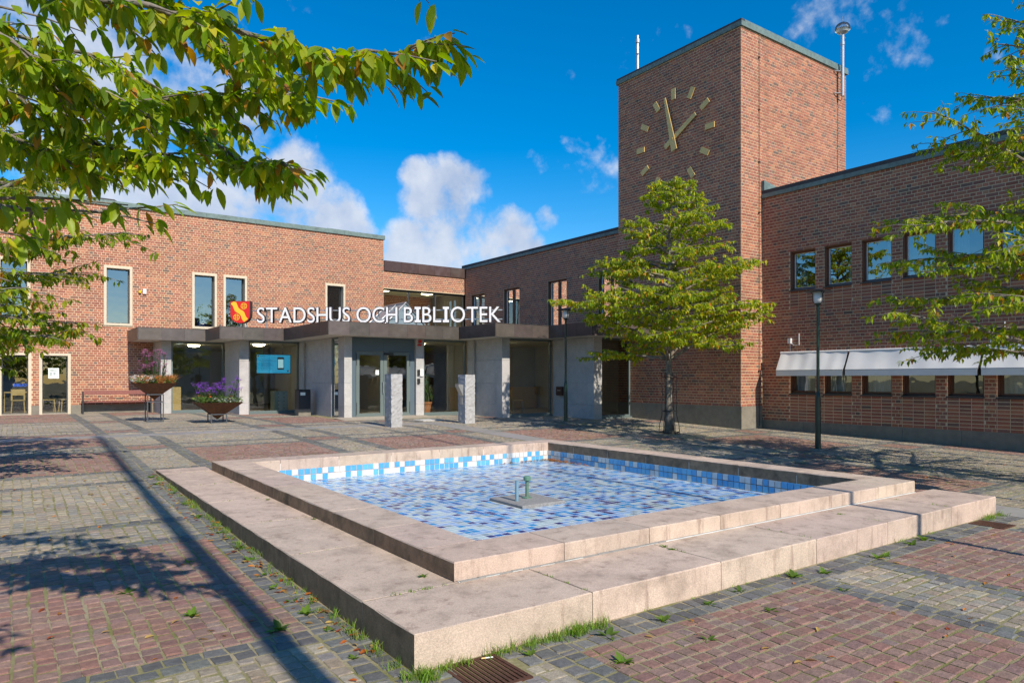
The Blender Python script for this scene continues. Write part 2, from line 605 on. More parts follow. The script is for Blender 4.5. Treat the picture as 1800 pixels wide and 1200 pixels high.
def jcol(c, a=0.12, rnd=random):
    k = 1 + rnd.uniform(-a, a)
    return tuple(max(0.002, x * k * (1 + rnd.uniform(-a * 0.35, a * 0.35))) for x in c)


# ------------------------------------------------------------------ ground and paving
g = MB()
ys = [-400, -40, 0, 3.5, 6, 12.5, 17, 21, 30, 500]
ys = sorted(ys + [4.4, 11.45])
for i in range(len(ys) - 1):
    y0, y1 = ys[i], ys[i + 1]
    for x0, x1 in ((-450, 2.7), (2.7, 9.1), (9.1, 450)):
        if x0 == 2.7 and 4.3 < y0 < 11.4:
            continue                   # the basin is sunk here
        a, b = zg(y0) - 0.0045, zg(y1) - 0.0045
        g.add([(x0, y0, a), (x1, y0, a), (x1, y1, b), (x0, y1, b)], [(0, 1, 2, 3)])
ground = g.build('ground', M['joint'], kind='structure')

XB = [1.57 + 3.65 * k for k in range(-8, 10)]           # dark bands that run along Y come in pairs
YB = [(-12.2, -11.95), (-11.2, -10.95), (-8.4, -8.15), (-7.4, -7.15), (-4.5, -4.25), (-3.5, -3.25), (-0.65, -0.4), (0.35, 0.6),
      (3.22, 3.50), (4.25, 4.50), (7.42, 7.67), (8.40, 8.65), (11.40, 11.65), (12.45, 12.70), (15.20, 15.42), (15.95, 16.17),
      (19.20, 19.42), (20.0, 20.22), (23.2, 23.42), (24.2, 24.42), (27.2, 27.42)]
DARK, PINK, BEIGE = 0, 1, 2
SETT = {DARK: [(0.115, 0.115, 0.112), (0.135, 0.135, 0.13), (0.10, 0.10, 0.10), (0.155, 0.155, 0.145)],
        PINK: [(0.235, 0.128, 0.10), (0.26, 0.145, 0.112), (0.21, 0.118, 0.097), (0.25, 0.155, 0.125), (0.22, 0.14, 0.118), (0.235, 0.165, 0.14)],
        BEIGE: [(0.275, 0.235, 0.18), (0.305, 0.26, 0.195), (0.25, 0.225, 0.185), (0.285, 0.23, 0.17), (0.235, 0.22, 0.195)]}


def xcell(x):
    k = math.floor((x - 1.57) / 3.65)
    u = x - 1.57 - 3.65 * k
    if u < 0.26 or 0.97 <= u < 1.23:
        return 'd', k
    if u < 0.97:
        return 's', k
    return 'f', k


YBM = YB


def ycell(y):
    for i, (a, b) in enumerate(YB):
        if y < a:
            return ('s' if i % 2 == 1 else 'f'), i
        if y < b:
            return 'd', i
    return 'f', len(YB)


def sett_kind(x, y):
    a, i = xcell(x)
    b, j = ycell(y)
    if a == 'd' or b == 'd':
        return DARK
    if a == 's' and b == 's':
        return PINK
    if a == 's' or b == 's':
        return BEIGE
    if i == -1:
        return BEIGE if j in (12, 18) else PINK
    if j >= 16 and i >= 0:
        return BEIGE if (i + j) % 2 == 0 or j == 16 else PINK
    if i >= 2:
        return BEIGE if (i + j // 2) % 2 == 0 else PINK
    return PINK


PX0, PX1 = 9.76, 10.42                 # smooth flag path along Y
QY0, QY1 = 18.0, 18.62                 # smooth flag path along X


def solid(x, y):
    """places without setts: basin, paths, buildings"""
    if 1.84 < x < 9.74 and 3.52 < y < 12.22:
        if x < 2.53 or y < 4.25 or (x < 9.3 and y < 11.66):
            return True
    if PX0 - 0.02 < x < PX1 + 0.02 and y < QY1:
        return True
    if QY0 - 0.02 < y < QY1 + 0.02 and x < PX1:
        return True
    if y > 29.5 or x > 18.2:
        return True
    if x > 17.19 and 12.66 < y:
        return True
    for bx, by in ((4.33, 27.8), (6.51, 25.7), (8.66, 21.41), (13.29, 19.2), (15.45, 17.05)):
        if x > bx and y > by:
            return True
    if 8.3 < x < 11.6 and 20.35 < y:
        return True
    if 1.98 < x < 2.36 and 3.08 < y < 3.50:
        return True
    if 8.86 < x < 9.2 and 3.1 < y < 3.5:
        return True
    return False


paving = place('sett_paving', MB().box(-14, -13.9, -13, -12.9, zg(-13) - 0.017, zg(-13) - 0.004).mesh('sett_paving', M['sett'], (-13.95, -12.95, zg(-13) - 0.017)), (-13.95, -12.95, zg(-13) - 0.017), kind='structure')

CA, SA = math.cos(R(54.5)), math.sin(R(54.5))


def view(x, y):
    return CA * x + SA * y, SA * x - CA * y


setts = []                             # (x, y, length along row, width, rot, kind)
rs = random.Random(3)
# cells of the plaid
xs_edges = []
for k in range(-3, 6):
    b0 = 1.57 + 3.65 * k
    xs_edges += [(b0, b0 + 0.26), (b0 + 0.26, b0 + 0.97), (b0 + 0.97, b0 + 1.23), (b0 + 1.23, b0 + 3.65)]
ye = []
for i, (a, b) in enumerate(YB):
    ye.append((a, b))
    if i + 1 < len(YB):
        ye.append((b, YB[i + 1][0]))
ye.append((YB[-1][1], 29.5))
for (x0, x1) in xs_edges:
    for (y0, y1) in ye:
        if y1 < -3.6 or x1 < -9.5:
            continue
        xm, ym = (x0 + x1) / 2, (y0 + y1) / 2
        kd = sett_kind(xm, ym)
        a, _ = xcell(xm)
        b, _ = ycell(ym)
        along_x = (xm > 1.83) if kd != DARK else (b == 'd' and a != 'd')
        W = y1 - y0 if along_x else x1 - x0
        L = x1 - x0 if along_x else y1 - y0
        nr = max(1, round(W / (0.104 if kd != DARK else 0.112)))
        w = W / nr
        for r in range(nr):
            t = -rs.uniform(0, 0.1)
            while t < L - 0.02:
                ln = rs.uniform(0.085, 0.15) if kd != DARK else rs.uniform(0.10, 0.14)
                t0, t1 = max(t, 0), min(t + ln, L)
                if L - t1 < 0.05:
                    t1 = L
                t = t1
                if t1 - t0 < 0.03:
                    continue
                if along_x:
                    cx, cy, lx, ly = x0 + (t0 + t1) / 2, y0 + (r + 0.5) * w, t1 - t0, w
                else:
                    cx, cy, lx, ly = x0 + (r + 0.5) * w, y0 + (t0 + t1) / 2, w, t1 - t0
                if along_x:
                    cy += 0.007 * math.sin(cx * 3.1 + cy * 7)
                else:
                    cx += 0.007 * math.sin(cy * 2.7 + cx * 9)
                if solid(cx, cy):
                    continue
                d, rr = view(cx, cy)
                if d < 1.2 and not (abs(cx) < 4 and abs(cy) < 3):
                    continue
                if d > 0.5 and abs(rr) > d * 0.95 + 1.2:
                    continue
                setts.append((d, cx, cy, lx, ly, kd))
setts.sort(key=lambda q: abs(q[0] - 3.3) + (0 if abs(q[2]) < 1e9 else 0))


def in_frame(x, y, z):
    d, r = view(x, y)
    if d < 0.3:
        return False
    px, py = 900 + 1230 * r / d, 665 - 1230 * z / d
    return -5 < px < 1805 and -5 < py < 1205


def sett_geo(mb, cx, cy, z, lx, ly, near, rnd):
    hx, hy = lx / 2 - 0.0045, ly / 2 - 0.0045
    j = 0.010
    tilt = (rnd.uniform(-0.025, 0.025), rnd.uniform(-0.025, 0.025))
    top = []
    base = []
    dz = rnd.uniform(-0.0022, 0.003)
    for sx, sy in ((-1, -1), (1, -1), (1, 1), (-1, 1)):
        jx, jy = rnd.uniform(-j, j * 0.5) * sx, rnd.uniform(-j, j * 0.5) * sy
        bx, by = cx + sx * hx + jx, cy + sy * hy + jy
        base.append((bx, by, z - 0.016))
        e = rnd.uniform(0.004, 0.009)
        tx, ty = bx - sx * e, by - sy * e
        top.append((tx, ty, z + dz + tilt[0] * (tx - cx) + tilt[1] * (ty - cy)))
    if not near:
        mb.add([(p[0], p[1], z + dz) for p in base], [(0, 1, 2, 3)])
        return
    mid = [(b[0], b[1], z - 0.003 + dz) for b in base]
    f = [(8, 9, 10, 11)]
    for k in (0, 4):
        for i in range(4):
            q = (i + 1) % 4
            f.append((k + i, k + q, k + 4 + q, k + 4 + i))
    mb.add(base + mid + top, f)


vis = [q for q in setts if in_frame(q[1], q[2], zg(q[2]))]
vis.sort(key=lambda q: -(q[3] * q[4]) / (q[0] ** 3))
single = set(id(q) for q in vis[:300])
variants = {}
for kd in (DARK, PINK, BEIGE):
    variants[kd] = []
    for i in range(16):
        mb = MB()
        mb.col = jcol(random.Random(kd * 50 + i).choice(SETT[kd]), 0.11)
        sett_geo(mb, 0, 0, 0, 0.12, 0.112, True, random.Random(kd * 100 + i))
        variants[kd].append(mb.mesh('sett', M['sett'], (0, 0, 0)))
field = MB()
for q in setts:
    d, cx, cy, lx, ly, kd = q
    z = zg(cy)
    if id(q) in single:
        place('sett', rs.choice(variants[kd]), (cx, cy, z), paving, scale=(lx / 0.12, ly / 0.112, 1))
        continue
    field.col = jcol(rs.choice(SETT[kd]), 0.11, rs)
    sett_geo(field, cx, cy, z, lx, ly, True, rs)
field.build('sett_field', M['sett'], paving, kind='stuff')

path = place('flag_path', MB().box(PX0, PX1, -12.65, -12.05, zg(-12) - 0.015, zg(-12)).mesh('flag_path', M['concrete'], (PX0, -12.65, zg(-12) - 0.015)), (PX0, -12.65, zg(-12) - 0.015), kind='structure')
y = -6.0
while y < QY0 - 0.1:
    mb = MB()
    mb.col = jcol((0.27, 0.255, 0.24), 0.07)
    a, b = zg(y) + 0.002, zg(y + 0.6) + 0.002
    mb.add([(PX0, y, a - .02), (PX1, y, a - .02), (PX1, y + .595, b - .02), (PX0, y + .595, b - .02), (PX0, y, a), (PX1, y, a), (PX1, y + .595, b), (PX0, y + .595, b)],
           [(4, 5, 6, 7), (0, 1, 5, 4), (1, 2, 6, 5), (2, 3, 7, 6), (3, 0, 4, 7)])
    mb.build('flagstone', M['concrete'], path)
    y += 0.6
x = -6.0
while x < PX1 - 0.05:
    mb = MB()
    mb.col = jcol((0.27, 0.255, 0.24), 0.07)
    z0, z1 = zg(QY0) + 0.002, zg(QY1) + 0.002
    x1 = min(x + .595, PX1)
    mb.add([(x, QY0, z0 - .02), (x1, QY0, z0 - .02), (x1, QY1, z1 - .02), (x, QY1, z1 - .02), (x, QY0, z0), (x1, QY0, z0), (x1, QY1, z1), (x, QY1, z1)],
           [(4, 5, 6, 7), (0, 1, 5, 4), (1, 2, 6, 5), (2, 3, 7, 6), (3, 0, 4, 7)])
    mb.build('flagstone', M['concrete'], path)
    x += 0.6
mb = MB()
mb.col = (0.36, 0.31, 0.25)
mb.add([(8.32, 20.38, zg(20.38) - .01), (11.58, 20.38, zg(20.38) - .01), (11.58, 21.6, -1.25), (8.32, 21.6, -1.25)], [(0, 1, 2, 3)])
mb.build('entrance_ramp', M['concrete'], path)
mb = MB()
mb.col = (0.55, 0.54, 0.51)
mb.box(10.25, 10.95, 19.05, 19.8, zg(19.4) - .02, zg(19.4) + .012)
mb.build('cover_plate', M['concrete'], path)

# ------------------------------------------------------------------ brickwork
BL, BC = 0.26, 0.0867
PAL = [((0.335, 0.122, 0.077), 40), ((0.29, 0.10, 0.066), 22), ((0.385, 0.145, 0.083), 16), ((0.235, 0.103, 0.073), 12), ((0.165, 0.10, 0.08), 6), ((0.40, 0.17, 0.095), 7), ((0.275, 0.125, 0.097), 7)]
PALW = [w for _, w in PAL]
PALC = [c for c, _ in PAL]
JZ, JU, PROUD = 0.0175, 0.0155, 0.005
tone_mesh = {}


def bricks(parent, o, u, n, u0, u1, z0, z1, holes=(), stacks=(), singles=300, seed=1, zbase=None):
    """bricks of a cross bond on a wall plane: o + u*t, outward normal n; holes are (t0,t1,z0,z1)"""
    rnd = random.Random(seed)
    o, u, n = Vector(o), Vector(u), Vector(n)
    zb = z0 if zbase is None else zbase
    items = []
    k0 = int(math.floor((z0 - zb) / BC + 0.01))
    k1 = int(math.ceil((z1 - zb) / BC - 0.05))
    for k in range(k0, k1):
        za, zc = zb + k * BC, zb + (k + 0.5) * BC
        zt = min(za + BC - JZ, z1)
        if zt - za < 0.02:
            continue
        hs = sorted([(h[0], h[1]) for h in holes if h[2] < zc < h[3]])
        segs = []
        t = u0
        for a, b in hs:
            if a > t:
                segs.append((t, min(a, u1)))
            t = max(t, b)
        if t < u1:
            segs.append((t, u1))
        st = [s for s in stacks if s[2] < zc < s[3]]
        for a, b in segs:
            cuts = [a]
            x = a
            if k % 2 == 0:
                ph, step = (0.13 if k % 4 == 2 else 0.0), BL
            else:
                ph, step = 0.065, BL / 2
            i = math.floor((a - u0 - ph) / step) + 1
            while True:
                x = u0 + ph + i * step
                if x >= b - 0.03:
                    break
                if x > a + 0.03 and not any(s[0] - 0.01 < x < s[1] + 0.01 for s in st):
                    cuts.append(x)
                i += 1
            for s in st:
                m = round((s[1] - s[0]) / BL)
                for q in range(m + 1):
                    x = s[0] + q * BL
                    if a + 0.02 < x < b - 0.02:
                        cuts.append(x)
            cuts.append(b)
            cuts = sorted(set(cuts))
            for p, q in zip(cuts[:-1], cuts[1:]):
                if q - p > 0.035:
                    items.append((p + JU / 2, q - JU / 2, za, zt))
    cand = []
    for it in items:
        c = o + u * ((it[0] + it[1]) / 2)
        d, r = view(c.x, c.y)
        full = abs(it[1] - it[0] - (BL - JU)) < 0.004 and abs(it[3] - it[2] - (BC - JZ)) < 0.002
        cosf = abs(n.dot(c.normalized()))
        if full and in_frame(c.x, c.y, it[2]):
            cand.append((-cosf / d ** 2, it))
    cand.sort()
    sel = set(it for _, it in cand[:singles])
    mb = MB()
    for it in items:
        col = rnd.choices(PALC, PALW)[0]
        if it in sel:
            key = (tuple(n), rnd.randrange(28))
            if key not in tone_mesh:
                b = MB()
                b.col = jcol(rnd.choices(PALC, PALW)[0], 0.13, rnd)
                L, H = BL - JU, BC - JZ
                b.obox(-u * L / 2 - n * 0.03 - Vector((0, 0, H / 2)), u * L, n * (0.03 + PROUD), Vector((0, 0, H)))
                tone_mesh[key] = b.mesh('brick', M['brick'], (0, 0, 0))
            c = o + u * ((it[0] + it[1]) / 2)
            place('brick', tone_mesh[key], (c.x, c.y, (it[2] + it[3]) / 2), parent)
            continue
        mb.col = jcol(col, 0.13, rnd)
        pr = PROUD + rnd.uniform(-0.002, 0.002)
        a = o + u * it[0] + n * pr
        b = o + u * it[1] + n * pr
        m = n * (pr + 0.01)
        v = [(a.x, a.y, it[2]), (b.x, b.y, it[2]), (b.x, b.y, it[3]), (a.x, a.y, it[3])]
        w = [(p[0] - m.x, p[1] - m.y, p[2]) for p in v]
        mb.add(v + w, [(0, 1, 2, 3), (4, 5, 1, 0), (5, 6, 2, 1), (6, 7, 3, 2), (7, 4, 0, 3)])
    mb.build('brick_field', M['brick'], parent, kind='stuff')


def wall_sheet(o, u, n, u0, u1, z0, z1, holes, depth):
    """mortar body of a wall with real openings and their reveals"""
    mb = MB()
    o, u, n = Vector(o), Vector(u), Vector(n)
    us = sorted(set([u0, u1] + [h[i] for h in holes for i in (0, 1) if u0 < h[i] < u1]))
    zs = sorted(set([z0, z1] + [h[i] for h in holes for i in (2, 3) if z0 < h[i] < z1]))

    def P(t, z, k=0.0):
        p = o + u * t - n * k
        return (p.x, p.y, z)
    for a, b in zip(us[:-1], us[1:]):
        for c, d in zip(zs[:-1], zs[1:]):
            m, q = (a + b) / 2, (c + d) / 2
            if any(h[0] < m < h[1] and h[2] < q < h[3] for h in holes):
                continue
            mb.add([P(a, c), P(b, c), P(b, d), P(a, d), P(a, c, depth), P(b, c, depth), P(b, d, depth), P(a, d, depth)],
                   [(0, 1, 2, 3), (7, 6, 5, 4)])
    for h in holes:
        a, b, c, d = max(h[0], u0), min(h[1], u1), max(h[2], z0), min(h[3], z1)
        for p, q in (((a, c), (b, c)), ((b, c), (b, d)), ((b, d), (a, d)), ((a, d), (a, c))):
            mb.add([P(*p), P(*q), P(*q, depth), P(*p, depth)], [(0, 1, 2, 3)])
    for p, q in (((u0, z0), (u1, z0)), ((u1, z0), (u1, z1)), ((u1, z1), (u0, z1)), ((u0, z1), (u0, z0))):
        mb.add([P(*p), P(*q), P(*q, depth), P(*p, depth)], [(0, 1, 2, 3)])
    return mb


def frame_rect(mb, o, u, n, a, b, c, d, w, front, back):
    """rectangular frame: opening a..b x c..d, bar width w, from front to back (distance along n)"""
    o, u, n = Vector(o), Vector(u), Vector(n)
    Z = Vector((0, 0, 1))

    def bar(t0, t1, z0, z1):
        mb.obox(o + u * t0 + Z * z0 + n * back, u * (t1 - t0), n * (front - back), Z * (z1 - z0))
    bar(a, b, d - w, d)
    bar(a, b, c, c + w)
    bar(a, a + w, c + w, d - w)
    bar(b - w, b, c + w, d - w)


def pane(name, o, u, n, a, b, c, d, k, material, parent):
    mb = MB()
    o, u, n = Vector(o), Vector(u), Vector(n)
    mb.obox(o + u * a + n * k + Vector((0, 0, c)), u * (b - a), n * 0.006, Vector((0, 0, d - c)))
    # only the outer face reflects: a single sheet avoids doubled reflections
    mb.f, mb.c, mb.m = mb.f[:1], mb.c[:1], mb.m[:1]
    mb = MB()
    p = o + u * a + n * k
    q = o + u * b + n * k
    mb.add([(p.x, p.y, c), (q.x, q.y, c), (q.x, q.y, d), (p.x, p.y, d)], [(0, 1, 2, 3)])
    return mb.build(name, material, parent)


UX, UY, NX, NY, UZ = Vector((1, 0, 0)), Vector((0, 1, 0)), Vector((-1, 0, 0)), Vector((0, -1, 0)), Vector((0, 0, 1))

# ------------------------------------------------------------------ library wing (left)
YL = 29.5
lib = thing('library_wing', 'sunlit red brick library wing on the left with pale framed windows', 'building', (2, YL + 3, -1.26))
LX0, LX1, LTOP = -9.0, 13.82, 6.37
win_hi = [(-0.43, 0.49), (2.71, 3.63), (5.70, 6.61), (6.86, 7.77), (11.06, 11.97), (-3.6, -2.68), (-6.7, -5.78)]
win_lo = [(-0.40, 0.52), (0.75, 1.68), (-1.55, -0.63), (-4.6, -3.7)]
holes = [(a, b, 1.95, 4.14) for a, b in win_hi] + [(a, b, -1.30, 0.89) for a, b in win_lo]
porch_hole = (4.33, 18.2, -1.4, 1.42)
link_hole = (LX1, 18.2, 1.75, 4.13)
wall = wall_sheet((0, YL, 0), UX, NY, LX0, LX1, -1.30, LTOP, holes + [porch_hole], 0.35).build('wall', M['mortar'], lib)
bricks(wall, (0, YL, 0), UX, NY, LX0, LX1, -0.945, LTOP - 0.02, holes + [porch_hole], seed=11)
lw = wall_sheet((0, YL, 0), UX, NY, LX1 + 0.001, 18.2, 1.36, 4.93, [link_hole], 0.35).build('link_wall', M['mortar'], lib)
bricks(lw, (0, YL, 0), UX, NY, LX1 + 0.001, 18.2, 4.13, 4.92, [link_hole], singles=0, seed=12, zbase=-0.945)
# plinth between the low windows
segs = []
t = LX0
for a, b in sorted(win_lo):
    segs.append((t, a))
    t = b
segs.append((t, 4.33))
for a, b in segs:
    mb = MB()
    mb.box(a, b, YL - 0.012, YL + 0.02, -1.32, -0.95)
    mb.build('plinth', M['plinth'], lib)
for lo, lst in ((False, win_hi), (True, win_lo)):
    for (a, b) in lst:
        c, d = (-1.27, 0.89) if lo else (1.95, 4.14)
        fr = MB()
        fw = 0.085
        fr.obox((a, YL - 0.03, d - fw), (b - a, 0, 0), (0, 0.30, 0), (0, 0, fw))
        if not lo:
            fr.obox((a, YL - 0.045, c), (b - a, 0, 0), (0, 0.315, 0), (0, 0, fw))
        for x0, x1 in ((a, a + fw), (b - fw, b)):
            fr.obox((x0, YL - 0.03, c + (0 if lo else fw)), (x1 - x0, 0, 0), (0, 0.30, 0), (0, 0, d - c - fw - (0 if lo else fw)))
        w = fr.build('window', M['limestone'], lib)
        f2 = MB()
        frame_rect(f2, (0, YL + 0.22, 0), UX, NY, a + fw, b - fw, c + (0.02 if lo else fw), d - fw, 0.035, 0.0, -0.05)
        f2.build('frame', M['dark_frame'], w)
        pane('pane', (0, YL + 0.22, 0), UX, NY, a + fw + 0.03, b - fw - 0.03, c + 0.05, d - fw - 0.03, -0.025, M['glass'] if lo else M['glass_sky'], w)
# rooms behind the panes
room = MB()
room.mi = 0
room.box(LX0, LX1, 36.0, 36.1, -1.3, 6.3)
room.box(LX0 - 0.1, LX0, YL, 36.1, -1.3, 6.3)
room.box(LX0, 4.3, 33.2, 33.3, 1.6, 6.2)
room.box(4.3, LX1, 32.6, 32.7, 1.6, 6.2)
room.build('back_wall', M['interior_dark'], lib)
fl = MB()
fl.box(LX0, 4.33, YL + 0.02, 36, -1.32, -1.22)
fl.build('ground_floor', M['floor_in'], lib)
fl = MB()
fl.box(LX0, LX1, YL + 0.36, 36, 1.44, 1.62)
fl.build('upper_floor', M['interior'], lib)
mb = MB()
mb.box(LX0, LX1 - 0.004, YL + 0.01, 40, LTOP - 0.08, LTOP + 0.02)
mb.box(LX1 - 0.36, LX1 - 0.001, YL + 0.355, 40, 4.3, LTOP - 0.08)
mb.build('roof', M['roofing'], lib)
# coping in lengths
x = LX0
while x < LX1 + 0.02:
    x1 = min(x + 1.9, LX1 + 0.05)
    mb = MB()
    mb.box(x, x1 - 0.006, YL - 0.07, YL + 0.35, LTOP - 0.03, LTOP + 0.15)
    mb.build('coping', M['patina'], lib)
    x = x1 + 0.001
    if x1 >= LX1 + 0.04:
        break
# link: copper fascia, glazing
for i in range(5):
    a = LX1 + 0.01 + i * 0.875
    mb = MB()
    mb.col = jcol((0.085, 0.050, 0.045), 0.18)
    mb.box(a, a + 0.868, YL - 0.06, YL + 0.3, 4.93, 5.40)
    mb.build('fascia_panel', M['copper'], lib)
mb = MB()
mb.box(LX1, 18.2, YL + 0.3, 36, 5.2, 5.36)
mb.build('link_roof', M['roofing'], lib)
gz = MB()
frame_rect(gz, (0, YL + 0.12, 0), UX, NY, LX1 + 0.01, 18.19, 1.76, 4.12, 0.07, 0.0, -0.08)
for px in (15.1, 16.55):
    gz.obox((px, YL + 0.12, 1.83), (0.08, 0, 0), (0, 0.08, 0), (0, 0, 2.22))
w = gz.build('link_window', M['dark_frame'], lib)
for a, b in ((13.9, 15.1), (15.18, 16.55), (16.63, 18.12)):
    pane('pane', (0, YL + 0.16, 0), UX, NY, a, b, 1.83, 4.05, 0, M['glass'], w)
mb = MB()
mb.box(LX1, 18.2, YL + 0.4, 36, 1.44, 1.6)
mb.box(LX1, 18.2, YL + 0.4, 36, 4.3, 4.4)
mb.build('link_floor', M['ceil_in'], lib)
mb = MB()
mb.box(LX1, 18.2, 33.0, 33.2, 1.6, 4.3)
lbw = mb.build('link_back_wall', M['mortar'], lib)
bricks(lbw, (0, 33.0, 0), UX, NY, LX1, 18.2, 1.6, 4.3, [], singles=0, seed=5)
mb = MB()
mb.box(15.3, 16.9, 32.9, 32.985, 1.6, 3.7)
mb.build('link_door', M['birch'], lib)
for px in (14.6, 17.0):
    mb = MB()
    mb.lathe((px, 31.2, 4.19), [(0.05, 0.0), (0.28, 0.04), (0.32, 0.11)], 16)
    mb.build('ceiling_lamp', M['lamp_on'], lib)
# roof hatches
for a, b, h in ((2.2, 3.25, 0.24), (11.2, 12.5, 0.2)):
    mb = MB()
    mb.box(a, b, YL + 0.5, YL + 1.5, LTOP + 0.02, LTOP + h)
    mb.prism([(0, 0), (b - a, 0), (b - a - 0.15, 0.09), (0.15, 0.09)], (a, YL + 0.5, LTOP + h + 0.001), UX, UZ, UY * 1.0)
    mb.build('roof_hatch', M['patina'] if a > 5 else M['roofing'], lib)
# alarm light and its white box on the wall
mb = MB()
mb.box(3.98, 4.09, YL - 0.08, YL - 0.008, 3.18, 3.36)
mb.build('alarm_box', M['white'], lib)
mb = MB()
mb.lathe((3.88, YL - 0.05, 3.2), [(0.05, 0), (0.055, 0.06), (0.03, 0.1)], 10)
mb.build('alarm_lamp', M['yellow'], lib)
# opening-hours notice
mb = MB()
mb.box(1.02, 1.34, YL + 0.225, YL + 0.235, 0.0, 0.37)
nt = mb.build('notice', M['paper'], lib)
mb = MB()
for zz, x0, x1 in ((0.30, 1.07, 1.2), (0.27, 1.07, 1.28), (0.21, 1.07, 1.13), (0.185, 1.07, 1.13), (0.16, 1.07, 1.14), (0.13, 1.07, 1.13), (0.10, 1.07, 1.14),
                   (0.21, 1.17, 1.24), (0.185, 1.17, 1.24), (0.16, 1.17, 1.24), (0.13, 1.17, 1.23)):
    mb.box(x0, x1, YL + 0.222, YL + 0.2245, zz - 0.006, zz + 0.006)
mb.build('print', M['ink'], nt)
mb = MB()
mb.box(1.28, 1.305, YL + 0.222, YL + 0.2245, 0.03, 0.055)
mb.build('emblem', M['red'], nt)


def text_mesh(txt, size, extrude, name='letter'):
    cu = bpy.data.curves.new(name, 'FONT')
    cu.body = txt
    cu.size = size
    cu.extrude = extrude
    cu.resolution_u = 4
    ob = bpy.data.objects.new(name, cu)
    COL.objects.link(ob)
    bpy.context.view_layer.update()
    dg = bpy.context.evaluated_depsgraph_get()
    me = bpy.data.meshes.new_from_object(ob.evaluated_get(dg))
    bpy.data.objects.remove(ob)
    return me


me = text_mesh('BIBLIOTEK', 0.145, 0.004)
me.materials.clear()
me.materials.append(M['neon'])
ns = place('neon_sign', me, (0.0, 32.2, -0.30), rot=(R(90), 0, 0))
tag(ns, 'blue glowing BIBLIOTEK sign inside the far left window', 'neon sign')
mbn = MB()
mbn.box(-0.3, 1.0, 32.25, 32.32, -1.22, -0.1)
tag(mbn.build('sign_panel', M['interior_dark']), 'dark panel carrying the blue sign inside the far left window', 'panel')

# ------------------------------------------------------------------ office wing (right)
XR = 18.2
off = thing('office_wing', 'shaded brick office wing on the right with two rows of square windows', 'building', (XR + 3, 8, -1.5))
OZ0, OTOP = -1.22, 5.38
cols = [(11.74 - 1.04 * k - 0.78, 11.74 - 1.04 * k) for k in range(13)]
uz0, uz1 = OZ0 + 43 * BC, OZ0 + 56 * BC
lz0, lz1 = OZ0 + 9 * BC, OZ0 + 22 * BC
YW0 = cols[-1][0] - 1.2
oh = [(a, b, uz0, uz1) for a, b in cols] + [(a, b, lz0, lz1) for a, b in cols]
stk = [(a, b, OZ0, lz0) for a, b in cols] + [(a, b, uz0 - 7 * BC, uz0) for a, b in cols]
owall = wall_sheet((XR, 0, 0), UY, NX, YW0, 12.66, -1.72, OTOP, oh, 0.30).build('wall', M['mortar'], off)
bricks(owall, (XR, 0, 0), UY, NX, YW0, 12.66, OZ0, OTOP - 0.03, oh, stk, seed=21)
# bricks of the reveals
rv = MB()
rr = random.Random(9)
for a, b, c, d in oh:
    for k in range(13):
        z0 = c + k * BC
        rv.col = jcol(rr.choices(PALC, PALW)[0], 0.12, rr)
        rv.box(XR + 0.004, XR + 0.118, b - 0.005, b + 0.01, z0, z0 + BC - JZ)
        rv.col = jcol(rr.choices(PALC, PALW)[0], 0.12, rr)
        rv.box(XR + 0.004, XR + 0.118, a - 0.01, a + 0.005, z0, z0 + BC - JZ)
rv.build('reveal_bricks', M['brick'], owall, kind='stuff')
uh = [(18.62, 19.85, 1.9, 4.05), (21.72, 22.95, 1.9, 4.05), (24.95, 26.18, 1.9, 4.05), (27.75, 28.95, 1.9, 4.05)]
owl = wall_sheet((XR, 0, 0), UY, NX, 17.711, YL - 0.002, 1.30, OTOP, uh, 0.30).build('upper_wall', M['mortar'], off)
bricks(owl, (XR, 0, 0), UY, NX, 17.711, YL, OZ0 + 30 * BC, OTOP - 0.03, uh, [], singles=0, seed=22, zbase=OZ0)
# plinth slabs
yy = 12.66
while yy > YW0:
    y1 = yy - 1.35
    mb = MB()
    mb.box(XR - 0.014, XR + 0.02, y1 + 0.006, yy, -1.74, OZ0 - 0.004)
    mb.build('plinth', M['plinth'], off)
    yy = y1


def office_window(a, b, c, d, dark=False):
    fr = MB()
    k = 0.14
    fw = 0.055
    frame_rect(fr, (XR, 0, 0), UY, NX, a + 0.008, b - 0.008, c + 0.02, d - 0.008, fw, -k + 0.03, -k - 0.07)
    # the deep wooden lining
    for y0, y1 in ((b - 0.028, b - 0.008), (a + 0.008, a + 0.028)):
        fr.box(XR + 0.03, XR + k - 0.03, y0, y1, c + 0.06, d - 0.01)
    fr.box(XR + 0.03, XR + k - 0.03, a + 0.028, b - 0.028, d - 0.03, d - 0.01)
    w = fr.build('window', M['wood_frame'], off)
    s = MB()
    s.prism([(-0.045, 0.0), (k - 0.03, 0.05), (k - 0.03, 0.025), (-0.045, -0.028)], (XR, a - 0.015, c + 0.004), UX, UZ, UY * (b - a + 0.03))
    s.build('sill', M['dark_frame'], w)
    s = MB()
    frame_rect(s, (XR, 0, 0), UY, NX, a + 0.063, b - 0.063, c + 0.075, d - 0.063, 0.018, -k - 0.005, -k - 0.04)
    s.build('bead', M['wood_frame'] if dark else M['white'], w)
    pane('pane', (XR, 0, 0), UY, NX, a + 0.07, b - 0.07, c + 0.08, d - 0.07, -k - 0.02, M['glass_office'] if not dark else M['glass'], w)
    return w


for i, (a, b) in enumerate(cols):
    office_window(a, b, uz0, uz1)
    office_window(a, b, lz0, lz1, True)
for a, b, c, d in uh:
    w = office_window(a, b, c, d)
    s = MB()
    s.box(XR + 0.10, XR + 0.2, (a + b) / 2 - 0.04, (a + b) / 2 + 0.04, c + 0.08, d - 0.07)
    s.build('mullion', M['wood_frame'], w)
